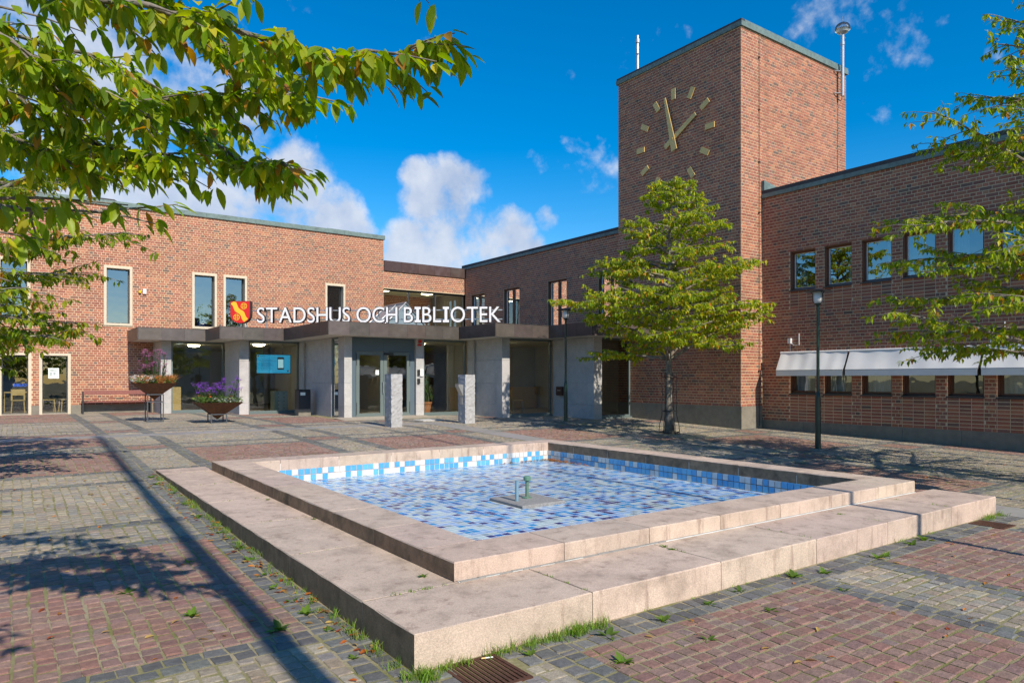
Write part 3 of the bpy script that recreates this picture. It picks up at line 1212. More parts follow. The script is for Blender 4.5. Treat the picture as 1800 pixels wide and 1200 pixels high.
# curtains behind some panes
for i, side in ((0, 1), (1, 0), (2, 0), (3, 1), (4, 1), (5, 0), (6, 1), (7, 0)):
    a, b = cols[i]
    y0, y1 = (b - 0.34, b - 0.06) if side else (a + 0.06, a + 0.3)
    mb = MB()
    n = 9
    pts = [(XR + 0.36 + 0.03 * (j % 2), y0 + (y1 - y0) * j / n) for j in range(n + 1)]
    for (p, q) in zip(pts[:-1], pts[1:]):
        mb.add([(p[0], p[1], uz0 + 0.05), (q[0], q[1], uz0 + 0.05), (q[0], q[1], uz1 + .1), (p[0], p[1], uz1 + .1)], [(0, 1, 2, 3)])
    mb.build('curtain', M['curtain'], off)
for i in (0, 1, 2, 5):
    a, b = cols[i]
    mb = MB()
    n = 14
    pts = [(XR + 0.36 + 0.02 * (j % 2), a + 0.02 + (b - a - 0.04) * j / n) for j in range(n + 1)]
    if i in (0, 1):
        pts = pts[7:]
    for (p, q) in zip(pts[:-1], pts[1:]):
        mb.add([(p[0], p[1], lz0 + 0.05), (q[0], q[1], lz0 + 0.05), (q[0], q[1], lz1 + .1), (p[0], p[1], lz1 + .1)], [(0, 1, 2, 3)])
    mb.build('curtain', M['curtain'], off)
mb = MB()
mb.box(XR + 4.0, XR + 4.1, YW0, YL, -1.7, 5.2)
mb.box(XR + 0.3, XR + 4.0, YW0, YW0 + 0.1, -1.7, 5.2)
mb.box(XR + 0.001, XR + 0.3, YL + 0.36, 36, 1.3, 5.2)
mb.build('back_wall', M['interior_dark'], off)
mb = MB()
mb.box(XR + 0.31, XR + 4.0, YW0 + 0.1, 12.6, 1.2, 1.5)
mb.box(XR + 0.31, XR + 4.0, 17.8, 33, 1.45, 1.6)
mb.box(XR + 0.31, XR + 4.0, YW0 + 0.1, 12.6, -1.7, -1.2)
mb.build('floor_slab', M['interior'], off)
mb = MB()
mb.box(XR + 0.01, XR + 12, YW0, 12.655, OTOP - 0.1, OTOP + 0.10)
mb.box(XR + 0.01, XR + 12, 17.712, 38, OTOP - 0.1, OTOP + 0.08)
mb.box(22.85, XR + 12, 12.656, 17.711, OTOP - 0.1, OTOP + 0.08)
mb.build('roof', M['roofing'], off)
mb = MB()
mb.box(XR + 11.9, XR + 12, YW0, 38, -1.7, OTOP - 0.11)
mb.box(XR + 4.2, XR + 11.9, YW0, YW0 + 0.1, -1.7, OTOP - 0.11)
mb.box(XR + 4.2, XR + 11.9, 37.9, 38, -1.7, OTOP - 0.11)
mb.build('outer_wall', M['mortar'], off)


def cop(y0, y1):
    yy = y0
    while yy < y1 - 0.01:
        ye_ = min(yy + 2.4, y1)
        mb = MB()
        mb.box(XR - 0.07, XR + 0.05, yy, ye_ - 0.006, OTOP - 0.03, OTOP + 0.085)
        mb.build('coping', M['patina'], off)
        mb = MB()
        mb.box(XR - 0.05, XR + 0.3, yy, ye_ - 0.006, OTOP + 0.087, OTOP + 0.20)
        mb.build('roof_edge', M['roofing'], off)
        yy = ye_


cop(YW0, 12.65)
cop(17.72, YL + 0.25)
mb = MB()
mb.prism([(0, 0), (0.9, 0.0), (0.9, 0.16), (0, 0.30)], (XR - 0.06, 12.55, OTOP + 0.19), UX, UZ, UY * 0.10)
mb.build('flashing', M['patina'], off)
mb = MB()
mb.box(23.4, 25.4, 13.2, 15.2, OTOP + 0.08, OTOP + 1.0)
for k in range(12):
    mb.box(23.36, 23.4, 13.25 + k * 0.16, 13.33 + k * 0.16, OTOP + 0.15, OTOP + 0.98)
    mb.box(23.45 + k * 0.16, 23.53 + k * 0.16, 13.16, 13.2, OTOP + 0.15, OTOP + 0.98)
mb.build('rooftop_ventilator', M['black'], off)
# awnings over the lower windows
for a, b in ((9.98, 11.97), (6.80, 9.92), (3.7, 6.74), (0.5, 3.62)):
    mb = MB()
    n = 30
    rows = [(18.10, 0.725), (18.05, 0.60), (17.95, 0.40), (17.86, 0.235)]
    v, f = [], []
    for j, (x, z) in enumerate(rows):
        for i in range(n + 1):
            t = i / n
            sag = 0.012 * math.sin(t * 9 + j) * (1 if 0 < j < 3 else 0.2) + 0.006 * math.sin(t * 31)
            v.append((x + sag, a + (b - a) * t, z + (0.008 * math.sin(t * 7) if j == 3 else 0)))
    for j in range(3):
        for i in range(n):
            f.append((j * (n + 1) + i, j * (n + 1) + i + 1, (j + 1) * (n + 1) + i + 1, (j + 1) * (n + 1) + i))
    mb.add(v, f)
    aw = mb.build('awning', M['awning'], off, smooth=True)
    mb = MB()
    mb.box(17.846, 17.852, a + 0.01, b - 0.01, 0.075, 0.222)
    mb.build('valance', M['awning'], aw)
    mb = MB()
    mb.tube([(17.86, a, 0.23), (17.86, b, 0.23)], 0.014, 8)
    mb.build('front_rail', M['steel'], aw)
    mb = MB()
    mb.tube([(18.12, a - 0.02, 0.735), (18.12, b + 0.02, 0.735)], 0.035, 10)
    mb.build('roller', M['white'], aw)
    mb = MB()
    for y in (a + 0.03, b - 0.03):
        mb.tube([(18.19, y, 0.30), (17.87, y, 0.235)], 0.012, 6)
    mb.build('arm', M['steel'], aw)
for y in (11.72, 6.66):
    mb = MB()
    mb.box(XR - 0.09, XR - 0.008, y - 0.05, y + 0.05, 1.0, 1.15)
    sb = mb.build('wall_sensor', M['white'], off)
    mb = MB()
    mb.tube([(XR - 0.03, y - 0.05, 1.0), (XR - 0.03, y - 0.12, 0.95), (XR - 0.03, y - 0.28, 0.95), (XR - 0.03, y - 0.28, 1.28)], 0.01, 6)
    mb.tube([(XR - 0.03, y, 1.0), (XR - 0.03, y, 0.76)], 0.008, 6)
    mb.build('cable', M['white'], sb)

# ------------------------------------------------------------------ clock tower
TX0, TX1, TY0, TY1, TZ0, TTOP = 17.19, 22.84, 12.66, 17.71, -0.81, 10.23
tow = thing('clock_tower', 'tall square brick clock tower with a gilded dial on its shaded side', 'tower', (20, 15.2, -1.45))
mb = MB()
mb.box(TX0, XR - 0.002, TY0, TY1, -1.5, TTOP)
mb.box(XR + 0.305, TX1, TY0 + 0.001, TY1 - 0.001, -1.5, TTOP - 0.001)
mb.box(XR - 0.001, XR + 0.304, TY0 + 0.002, TY1 - 0.002, -1.5, TTOP - 0.002)
core = mb.build('wall', M['mortar'], tow)
bricks(core, (TX0, 0, 0), UY, NX, TY0, TY1, TZ0, TTOP - 0.02, [], singles=150, seed=31)
sc2 = MB().box(TX0 + 0.5, TX0 + 0.52, TY0 + 0.01, TY0 + 0.02, 0, 0.02).build('south_wall', M['mortar'], tow)
bricks(sc2, (0, TY0, 0), UX, NY, TX0, TX1, TZ0, TTOP - 0.02, [(XR, TX1 + 1, -3, 5.2)], singles=150, seed=32)
mb = MB()
yy = TY0 - 0.014
while yy < TY1:
    b = MB()
    y1 = min(yy + 1.28, TY1)
    b.box(TX0 - 0.014, TX0 - 0.001, yy, y1 - 0.006, -1.52, TZ0 - 0.003)
    b.build('plinth', M['plinth'], tow)
    yy = y1
b = MB()
b.box(TX0 - 0.014, XR - 0.016, TY0 - 0.014, TY0 - 0.001, -1.52, TZ0 - 0.003)
b.build('plinth', M['plinth'], tow)
for a, c, e, f_, nm in ((TX0 - 0.06, TX0 + 0.1, TY0 - 0.06, TY1 + 0.06, 'w'), (TX0 + 0.1, TX1 + 0.06, TY0 - 0.06, TY0 + 0.1, 's'),
                        (TX0 + 0.1, TX1 + 0.06, TY1 - 0.1, TY1 + 0.06, 'n'), (TX1 - 0.1, TX1 + 0.06, TY0 + 0.1, TY1 - 0.1, 'e')):
    mb = MB()
    mb.box(a, c - 0.002, e, f_, TTOP - 0.02, TTOP + 0.12)
    mb.build('coping', M['patina'], tow)
    mb = MB()
    mb.box(a + 0.015, c - 0.004, e + 0.015, f_ - 0.015, TTOP + 0.121, TTOP + 0.19)
    mb.build('roof_edge', M['patina'] if nm == 's' else M['roofing'], tow)
# dial: twelve markers and two hands, proud of the wall
CYC, CZC, RD = 15.18, 7.63, 1.43
clk = place('clock', MB().tube([(TX0 - 0.125, CYC, CZC), (TX0, CYC, CZC)], 0.04, 12).mesh('clock', M['gold'], (TX0 - 0.06, CYC, CZC)), (TX0 - 0.06, CYC, CZC), tow)
for h in range(12):
    an = R(30 * h)
    rad = Vector((0, -math.sin(an), math.cos(an)))
    tan = Vector((0, -math.cos(an), -math.sin(an)))
    c = Vector((TX0, CYC, CZC)) + rad * RD
    mb = MB()
    mb.obox(c - rad * 0.175 - tan * 0.085 - UX * 0.055, rad * 0.35, tan * 0.17, UX * 0.03)
    mb.tube([c - UX * 0.026, c + UX * 0.001], 0.02, 6)
    mb.build('hour_marker', M['gold'], clk)


def hand(name, ang, length, tail, w0, w1, k):
    an = R(ang)
    rad = Vector((0, -math.sin(an), math.cos(an)))
    tan = Vector((0, -math.cos(an), -math.sin(an)))
    mb = MB()
    mb.prism([(-w0, -tail), (w0, -tail), (w1, length), (-w1, length)], Vector((TX0 - k, CYC, CZC)), tan, rad, UX * 0.025)
    mb.build(name, M['gold'], clk)


hand('minute_hand', -12.6, 1.42, 0.40, 0.115, 0.035, 0.115)
hand('hour_hand', 60, 1.05, 0.38, 0.085, 0.065, 0.082)
# lightning conductor and aerials
mb = MB()
mb.tube([(18.02, TY0 - 0.03, TTOP + 0.16), (18.02, TY0 - 0.03, -1.4)], 0.008, 5)
lc = mb.build('lightning_cable', M['black'], tow)
for z in (9.5, 7.95, 6.4, 4.9, 3.3, 1.7, 0.2):
    mb = MB()
    mb.box(17.99, 18.05, TY0 - 0.045, TY0 - 0.006, z, z + 0.035)
    mb.build('clip', M['black'], lc)
mx_, my_ = 22.32, TY0 - 0.18
mb = MB()
mb.tube([(mx_, my_, 9.32), (mx_, my_, 11.35)], 0.055, 12)
mb.tube([(mx_, my_, 11.0), (mx_, my_, 11.1)], 0.068, 12)
mast = mb.build('antenna_mast', M['steel'], tow)
for z in (9.42, 10.15):
    mb = MB()
    mb.box(mx_ - 0.05, mx_ + 0.05, my_, TY0, z, z + 0.03)
    mb.tube([(mx_ - 0.24, TY0 - 0.03, z), (mx_ + 0.05, my_, z)], 0.022, 6)
    mb.tube([(mx_ + 0.2, TY0 - 0.03, z - 0.14), (mx_, my_, z)], 0.016, 6)
    mb.build('bracket', M['steel'], mast)
mb = MB()
mb.lathe((mx_, my_, 11.36), [(0.05, 0.0), (0.17, 0.06), (0.20, 0.16), (0.19, 0.17)], 18)
mb.build('receiver', M['steel'], mast)
mb = MB()
mb.lathe((mx_, my_, 11.42), [(0.24, 0.08), (0.235, 0.16), (0.19, 0.25), (0.10, 0.31), (0.01, 0.33)], 18)
mb.build('dome', M['glass_clear'], mast, smooth=True)
mb = MB()
mb.tube([(mx_, my_, 11.72), (mx_, my_, 11.95)], 0.008, 5)
mb.tube([(mx_ - 0.25, my_ - 0.05, 11.28), (mx_ + 0.25, my_ + 0.05, 11.33)], 0.014, 6)
mb.build('spike', M['steel'], mast)
mb = MB()
mb.tube([(22.32, TY0 - 0.02, 9.3), (22.3, TY0 - 0.02, 5.4)], 0.008, 5)
mb.build('aerial_cable', M['black'], tow)
mb = MB()
mb.tube([(17.45, 17.05, TTOP + 0.1), (17.45, 17.05, 11.75)], [0.05, 0.045], 10)
mb.tube([(17.45, 17.05, 11.5), (17.45, 17.05, 11.62)], 0.075, 10)
mb.tube([(17.40, 17.0, 11.1), (17.40, 17.0, 11.36)], 0.05, 8)
mb.build('short_aerial', M['steel'], tow)

# ------------------------------------------------------------------ entrance porch
por = thing('entrance_porch', 'stepped glass and granite entrance porch under a brown copper canopy', 'porch', (10.5, 23, -1.29))
CB, CT = 1.34, 1.75
BAYS = [(4.33, 27.8, 6.51, 0.34), (6.51, 25.7, 8.66, 0.32), (8.66, 21.41, 13.29, 0.26), (13.29, 19.2, 15.45, 0.31), (15.45, 17.05, 17.19, 0.35)]
OV = 0.83
zig = [(4.33 - OV, YL - 0.001)]
for i, (x, y, x1, p) in enumerate(BAYS):
    zig.append((x - OV, y - OV))
    if i + 1 < len(BAYS):
        zig.append((BAYS[i + 1][0] - OV, y - OV))
zig.append((17.185, 17.05 - OV))
outline = zig + [(17.185, 17.706), (XR - 0.002, 17.706), (XR - 0.002, YL - 0.001)]
mb = MB()
mb.prism(outline, (0, 0, CB + 0.02), UX, UY, UZ * (CT - CB - 0.06))
mb.m = [0] * len(mb.m)
mb.m[-2] = 1
mb.build('canopy_roof', [M['roofing'], M['soffit']], por)
rf = random.Random(4)
for (xa, ya), (xb, yb) in zip(zig[:-1], zig[1:]):
    if abs(xa - xb) < 1e-6:                      # side of a step, faces -X
        L = abs(ya - yb)
        n = max(1, round(L / 0.7))
        top, bot = max(ya, yb), min(ya, yb)
        if ya < yb:
            continue
        for i in range(n):
            b = MB()
            b.col = jcol((0.075, 0.062, 0.058), 0.14, rf)
            y0 = bot + i * L / n - (0.03 if i == 0 else 0)
            b.box(xa - 0.03, xa - 0.001, y0 + 0.001, bot + (i + 1) * L / n - 0.004, CB, CT)
            b.build('fascia_panel', M['copper'], por)
    else:
        L = xb - xa
        n = max(1, round(L / 0.66))
        for i in range(n):
            b = MB()
            b.col = jcol((0.105, 0.085, 0.078), 0.14, rf)
            x1 = xa + (i + 1) * L / n - 0.004
            if i == n - 1 and xb < 17:
                x1 -= 0.03
            b.box(xa + i * L / n, x1, ya - 0.03, ya - 0.001, CB, CT)
            b.build('fascia_panel', M['copper'], por)
cap = MB()
for (xa, ya), (xb, yb) in zip(zig[:-1], zig[1:]):
    if abs(xa - xb) < 1e-6:
        cap.box(xa - 0.038, xa + 0.15, min(ya, yb) + 0.15, max(ya, yb) - 0.001, CT + 0.001, CT + 0.012)
    else:
        cap.box(xa - 0.038, xb + 0.15 if xb < 17 else xb, ya - 0.038, ya + 0.149, CT + 0.001, CT + 0.013)
cap.col = (0.1, 0.08, 0.07)
cap.c = [cap.col] * len(cap.f)
cap.build('fascia_cap', M['copper'], por)
JO = [-0.87, -0.15, 0.62]


def granite_wall(x0, x1, y0, y1, zb, zt, cut_y=1.4, name='granite_slab'):
    zs = [zb] + [z for z in JO if zb + 0.1 < z < zt - 0.1] + [zt]
    L = y1 - y0
    n = max(1, round(L / cut_y))
    for a, b in zip(zs[:-1], zs[1:]):
        for i in range(n):
            mb = MB()
            mb.col = jcol((0.43, 0.42, 0.42), 0.05)
            mb.box(x0, x1, y0 + i * L / n + 0.002, y0 + (i + 1) * L / n - 0.002, a + 0.002, b - 0.002)
            mb.build(name, M['granite'], por)


prevY = YL
ZT = CB + 0.015
for i, (x, y, x1, pw) in enumerate(BAYS):
    zb = zg(y) - 0.03
    if i == 2:
        granite_wall(x, x + 0.26, y, 21.92, zb, ZT)
        granite_wall(x, x + 0.26, 22.54, prevY - 0.001, zb, ZT)
        f2 = MB()
        frame_rect(f2, (x + 0.06, 0, 0), UY, NX, 21.925, 22.535, -1.28, ZT - 0.005, 0.05, 0.03, -0.06)
        w = f2.build('side_window', M['alu'], por)
        pane('pane', (x + 0.06, 0, 0), UY, NX, 21.97, 22.49, -1.23, ZT - 0.05, 0, M['glass_dark'], w)
        granite_wall(11.24, 11.54, y, y + 0.3, zb, ZT)
        continue_x = 11.54
    else:
        granite_wall(x, x + pw, y, y + 0.3, zb, ZT)
        granite_wall(x + 0.003, x + 0.26, y + 0.3, prevY - 0.001, zb, ZT)
        continue_x = x + pw
    f2 = MB()
    ox = continue_x
    frame_rect(f2, (0, y + 0.10, 0), UX, NY, ox + 0.003, x1 - 0.003, zb + 0.08, ZT - 0.004, 0.06, 0.02, -0.06)
    w = f2.build('window', M['alu'], por)
    s = MB()
    s.box(ox + 0.003, x1 - 0.003, y - 0.02, y + 0.15, zb, zb + 0.078)
    s.build('sill', M['concrete'] if False else M['alu'], w)
    pane('pane', (0, y + 0.12, 0), UX, NY, ox + 0.06, x1 - 0.06, zb + 0.13, ZT - 0.06, 0, M['glass'] if i < 4 else M['glass_dark'], w)
    prevY = y
# doors
DY = 21.41
ds = MB()
ds.box(8.925, 11.235, DY + 0.12, DY + 0.16, 0.90, ZT - 0.005)
ds.box(8.925, 9.10, DY + 0.12, DY + 0.16, -1.28, 0.898)
ds.box(11.06, 11.235, DY + 0.12, DY + 0.16, -1.28, 0.898)
ds.build('door_surround', M['alu_blue'], por)
ds = MB()
ds.box(8.925, 10.07, DY + 0.114, DY + 0.119, 0.98, ZT - 0.04)
ds.box(10.08, 11.235, DY + 0.114, DY + 0.119, 0.98, ZT - 0.04)
ds.build('transom_panel', M['alu_blue'], por)
for a, b, sgn in ((9.105, 10.075, 1), (10.085, 11.055, -1)):
    d_ = MB()
    frame_rect(d_, (0, DY + 0.14, 0), UX, NY, a, b, -1.26, 0.89, 0.115, 0.04, -0.02)
    dr = d_.build('door', M['alu'], por)
    pane('pane', (0, DY + 0.14, 0), UX, NY, a + 0.11, b - 0.11, -1.15, 0.78, 0.0, M['glass'], dr)
    h = MB()
    hx = b - 0.04 if sgn == 1 else a + 0.05
    h.tube([(hx, DY + 0.1, -0.12), (hx, DY + 0.035, -0.12), (hx, DY + 0.035, -0.48), (hx, DY + 0.1, -0.48)], 0.014, 8)
    h.build('handle', M['steel'], dr)
    for z in (0.62, -0.98):
        h = MB()
        hx = a + 0.01 if sgn == 1 else b - 0.02
        h.box(hx, hx + 0.012, DY + 0.085, DY + 0.1, z - 0.2, z + 0.2)
        h.build('hinge', M['black'], dr)
    h = MB()
    if sgn == 1:
        h.box(9.80, 9.92, DY + 0.13, DY + 0.136, 0.12, 0.28)
        h.build('sticker', M['paper'], dr)
h = MB()
h.box(10.08, 10.42, DY + 0.05, DY + 0.1, 0.79, 0.85)
h.build('door_sensor', M['black'], por)
for x0, z0, w, hh, m_ in ((11.28, 0.10, 0.08, 0.20, 'black'), (11.37, 0.08, 0.13, 0.24, 'white'), (11.28, -0.18, 0.09, 0.18, 'black'), (11.33, 1.22, 0.10, 0.10, 'red'), (11.29, 1.12, 0.14, 0.05, 'red')):
    h = MB()
    h.box(x0, x0 + w, DY - 0.05, DY - 0.001, z0, z0 + hh)
    h.build('wall_fitting', M[m_], por)
# downpipes
for x, y in ((8.66, 25.04), (13.29, 20.84)):
    h = MB()
    h.tube([(x + 0.05, y + 0.12, 1.33), (x - 0.02, y + 0.06, 1.26), (x - 0.08, y, 1.10), (x - 0.08, y, -1.27)], 0.045, 10)
    dp = h.build('downpipe', M['pipe'], por, smooth=True)
    for z in (0.75, -0.4):
        h = MB()
        h.tube([(x - 0.08, y, z), (x - 0.08, y, z + 0.05)], 0.053, 10)
        h.box(x - 0.08, x - 0.001, y - 0.01, y + 0.01, z + 0.01, z + 0.04)
        h.build('pipe_clip', M['pipe'], dp)
h = MB()
h.box(15.45 - 0.12, 15.449, 18.55, 18.87, -0.58, -0.28)
lb = h.build('letter_box', mat('letter_box_brown', (0.06, 0.02, 0.016), 0.5), por)
h = MB()
h.box(15.45 - 0.126, 15.45 - 0.121, 18.62, 18.80, -0.42, -0.40)
h.build('slot', M['steel'], lb)
# inside of the porch
fl = MB()
cl = MB()
for i, (x, y, x1, p) in enumerate(BAYS):
    fl.box(x + 0.01, x1 - 0.001 if i < 4 else 17.18, y + 0.16, 36, -1.30, -1.24)
fl.box(17.19, 18.19, 17.75, 36, -1.30, -1.24)
fl.build('floor', M['floor_in'], por)
cl.prism([(4.6, 36), (4.6, 28.1), (6.8, 28.1), (6.8, 26), (8.95, 26), (8.95, 21.6), (13.5, 21.6), (13.5, 19.4), (15.7, 19.4), (15.7, 17.3), (17.15, 17.3), (17.15, 17.75), (18.15, 17.75), (18.15, 36)],
         (0, 0, 1.30), UX, UY, UZ * 0.04)
cl.build('ceiling', M['ceil_in'], por)
bw = MB()
bw.box(4.34, 18.2, 35.8, 35.99, -1.24, 1.3)
bw.box(XR - 0.15, XR - 0.003, 17.72, 35.8, -1.24, 1.3)
bw.box(9.2, 9.35, 25.2, 30.5, -1.24, 1.3)
bw.box(11.6, 11.7, 24.5, 29, -1.24, 1.3)
bw.box(13.8, 18.0, 23.6, 23.75, -1.24, 1.3)
bw.box(4.32, 4.45, 29.9, 36, -1.24, 1.3)
bw.build('inner_wall', M['interior'], por)
for x, y in ((5.7, 29.2), (7.6, 27.2), (12.3, 23.2), (14.6, 21.0), (10.1, 24.0)):
    h = MB()
    h.lathe((x, y, 1.21), [(0.06, 0.0), (0.2, 0.03), (0.23, 0.088)], 16)
    h.build('ceiling_lamp', M['lamp_on'], por)
h = MB()
h.box(13.7, 17.9, 23.3, 23.38, -1.22, -0.35)
h.build('wood_panelling', M['birch'], por)

# glass gabled rooflight on the canopy, behind the letters
rl = thing('rooflight', 'small glazed gabled rooflight on the canopy behind the sign letters', 'rooflight', (12.4, 25.4, CT))
h = MB()
h.box(11.4, 13.4, 24.4, 26.4, CT - 0.03, CT + 0.22)
h.build('kerb', M['white'], rl)
h = MB()
h.prism([(0, 0), (1.9, 0), (0.95, 0.95)], (11.45, 24.5, CT + 0.221), UX, UZ, UY * 1.8)
h.build('glazing', mat('blue_grey_glazing', (0.20, 0.26, 0.30), 0.08, namt=0.05), rl)
h = MB()
for y in (24.47, 25.3, 26.27):
    h.tube([(11.43, y, CT + 0.23), (12.4, y, CT + 1.19), (13.37, y, CT + 0.23)], 0.03, 6)
h.tube([(12.4, 24.45, CT + 1.19), (12.4, 26.3, CT + 1.19)], 0.035, 6)
h.build('glazing_bar', M['steel'], rl)

# ------------------------------------------------------------------ lettering
sgn = thing('building_sign', 'white STADSHUS OCH BIBLIOTEK letters on rails above the entrance canopy', 'sign', (10.3, 22.5, CT))
P0 = Vector((CA * 24.55 + SA * -8.943, SA * 24.55 + CA * 8.943, 0))
P1 = Vector((CA * 24.25 + SA * -0.394, SA * 24.25 + CA * 0.394, 0))
sd = (P1 - P0).normalized()
sn = Vector((sd.y, -sd.x, 0))                   # towards the plaza
txt = 'STADSHUS OCH BIBLIOTEK'
adv, cursor = [], 0.0
CAPH = 0.53
glyph = {}
for ch in sorted(set(txt.replace(' ', ''))):
    m_ = text_mesh(ch, CAPH / 0.70, 0.0)
    xs_ = [v.co.x for v in m_.vertices]
    ys_ = [v.co.y for v in m_.vertices]
    glyph[ch] = (min(xs_), max(xs_), min(ys_), max(ys_))
    bpy.data.meshes.remove(m_)
capscale = CAPH / (glyph['H'][3] - glyph['H'][2])
for ch in txt:
    if ch == ' ':
        cursor += 0.19
        adv.append(None)
        continue
    wd = (glyph[ch][1] - glyph[ch][0]) * capscale
    if ch == 'I':
        wd = 0.235
    adv.append((cursor, wd))
    cursor += wd + 0.07
stretch = ((P1 - P0).length + 0.0) / (cursor - 0.07)
ZL = 1.955
rot = math.atan2(sd.y, sd.x)
letter_cache = {}


def glyph_mesh(ch, offset, half, y_front, material):
    if ch == 'I':
        mb = MB()
        o_ = offset + 0.004
        w, s_, t = 0.235 * stretch, 0.085, 0.072
        pts = [(-o_, -o_), (w + o_, -o_), (w + o_, t + o_), (w / 2 + s_ / 2 + o_, t + o_), (w / 2 + s_ / 2 + o_, CAPH - t - o_), (w + o_, CAPH - t - o_), (w + o_, CAPH + o_), (-o_, CAPH + o_),
               (-o_, CAPH - t - o_), (w / 2 - s_ / 2 - o_, CAPH - t - o_), (w / 2 - s_ / 2 - o_, t + o_), (-o_, t + o_)]
        mb.prism(pts, (0, y_front, 0), UX, UZ, UY * half * 2)
        return mb.mesh('letter', material, (0, 0, 0))
    cu = bpy.data.curves.new('l', 'FONT')
    cu.body = ch
    cu.size = CAPH / 0.70 * capscale
    cu.extrude = half
    cu.offset = offset
    cu.resolution_u = 5
    ob = bpy.data.objects.new('l', cu)
    COL.objects.link(ob)
    bpy.context.view_layer.update()
    me = bpy.data.meshes.new_from_object(ob.evaluated_get(bpy.context.evaluated_depsgraph_get()))
    bpy.data.objects.remove(ob)
    x0, y0 = glyph[ch][0] * capscale, glyph['H'][2] * capscale
    for v in me.vertices:
        x, y, z = v.co
        v.co = ((x - x0) * stretch, y_front + half - z, y - y0)
    me.materials.clear()
    me.materials.append(material)
    return me


for ch, a in zip(txt, adv):
    if a is None:
        continue
    pos = P0 + sd * (a[0] * stretch)
    if ch not in letter_cache:
        letter_cache[ch] = (glyph_mesh(ch, 0.016, 0.07, 0.0, M['letter_side']), glyph_mesh(ch, 0.001, 0.004, -0.0075, M['letter_front']))
    lo = place('letter', letter_cache[ch][0], (pos.x, pos.y, ZL), sgn, rot=(0, 0, rot))
    place('letter_face', letter_cache[ch][1], (pos.x, pos.y, ZL), lo)
for z in (ZL + 0.10, ZL + 0.42):
    h = MB()
    h.obox(P0 - sd * 0.35 - sn * 0.20 + UZ * z, sd * ((P1 - P0).length + 0.4), sn * 0.03, UZ * 0.035)
    h.build('rail', M['steel'], sgn)
for i in range(7):
    p = P0 + sd * (0.25 + i * 1.33) - sn * 0.24
    h = MB()
    h.tube([(p.x, p.y, CT - 0.03), (p.x, p.y, ZL + 0.46)], 0.02, 8)
    h.build('post', M['steel'], sgn)

# coat of arms
sh0 = P0 - sd * 0.60
coa = thing('coat_of_arms', 'red and yellow shield emblem left of the sign letters', 'emblem', (sh0.x, sh0.y, CT))
SC = 0.78


def shield_pts(k=1.0):
    w, hgt = 0.355 * k, 0.78
    pts = [(-w, 0.39 * k), (w, 0.39 * k), (w, -0.06)]
    for i in range(1, 12):
        a = i / 12
        an = a * math.pi
        pts.append((w * math.cos(an), -0.06 - (0.33 * k) * math.sin(an) ** 0.8))
    pts.append((-w, -0.06))
    return pts


oc = Vector((sh0.x, sh0.y, ZL + 0.37))
h = MB()
h.prism(shield_pts(1.0), oc, sd, UZ, -sn * 0.2)
h.build('backing', M['letter_side'], coa)
h = MB()
h.prism(shield_pts(0.965), oc + sn * 0.008, sd, UZ, -sn * 0.0075)
h.build('field', M['red'], coa)
h = MB()
edge1, edge2 = [], []
for i in range(17):
    t = i / 16
    x, y = -0.30 + 0.55 * t, 0.355 - 0.655 * t
    wob = 0.028 * math.sin(t * math.pi * 4)
    nx, ny = 0.76, 0.64
    edge1.append((x + nx * (0.085 + wob), y + ny * (0.085 + wob)))
    edge2.append((x - nx * (0.085 - wob), y - ny * (0.085 - wob)))


def clampp(p):
    x, y = p
    x = max(-0.335, min(0.335, x))
    y = min(0.368, y)
    if y < -0.06:
        lim = 0.335 * math.sqrt(max(0.0, 1 - min(1, (-y - 0.06) / 0.315) ** 2.2))
        x = max(-lim, min(lim, x))
    return (x, max(y, -0.37))


band = [clampp(p) for p in edge1] + [clampp(p) for p in reversed(edge2)]
h.prism(band, oc + sn * 0.014, sd, UZ, -sn * 0.0055)
h.build('wavy_band', M['yellow'], coa)
for cx, cz in ((0.135, 0.215), (-0.125, -0.175)):
    h = MB()
    c = oc + sd * cx + UZ * cz + sn * 0.016
    n = 20
    for i in range(n):
        a0, a1 = 2 * math.pi * i / n, 2 * math.pi * (i + 1) / n
        q = [c + (sd * math.cos(a) + UZ * math.sin(a)) * r_ for a in (a0, a1) for r_ in (0.092, 0.112)]
        h.add([tuple(p) for p in (q[0], q[1], q[3], q[2])], [(0, 1, 2, 3)])
    for off_ in (-0.035, 0.035):
        l = math.sqrt(0.092 ** 2 - off_ ** 2)
        h.add([tuple(c + sd * (off_ + a) + UZ * b) for a, b in ((-0.008, -l), (0.008, -l), (0.008, l), (-0.008, l))], [(0, 1, 2, 3)])
        h.add([tuple(c + UZ * (off_ + a) + sd * b + sn * 0.001) for a, b in ((-0.008, -l), (0.008, -l), (0.008, l), (-0.008, l))], [(0, 1, 2, 3)])
    h.build('ring', M['yellow'], coa)
h = MB()
for k in (-0.15, 0.15):
    p = oc + sd * k - sn * 0.16
    h.tube([(p.x, p.y, CT - 0.03), (p.x, p.y, ZL + 0.1)], 0.02, 8)
h.build('post', M['steel'], coa)

# ------------------------------------------------------------------ fountain basin
fou = thing('fountain_basin', 'square dry fountain basin with pink granite rim, step and blue tiles', 'fountain', (5.6, 7.6, -1.66))
Z1, Z2, ZF = -1.434, -1.294, -1.655
PG = (0.50, 0.39, 0.315)


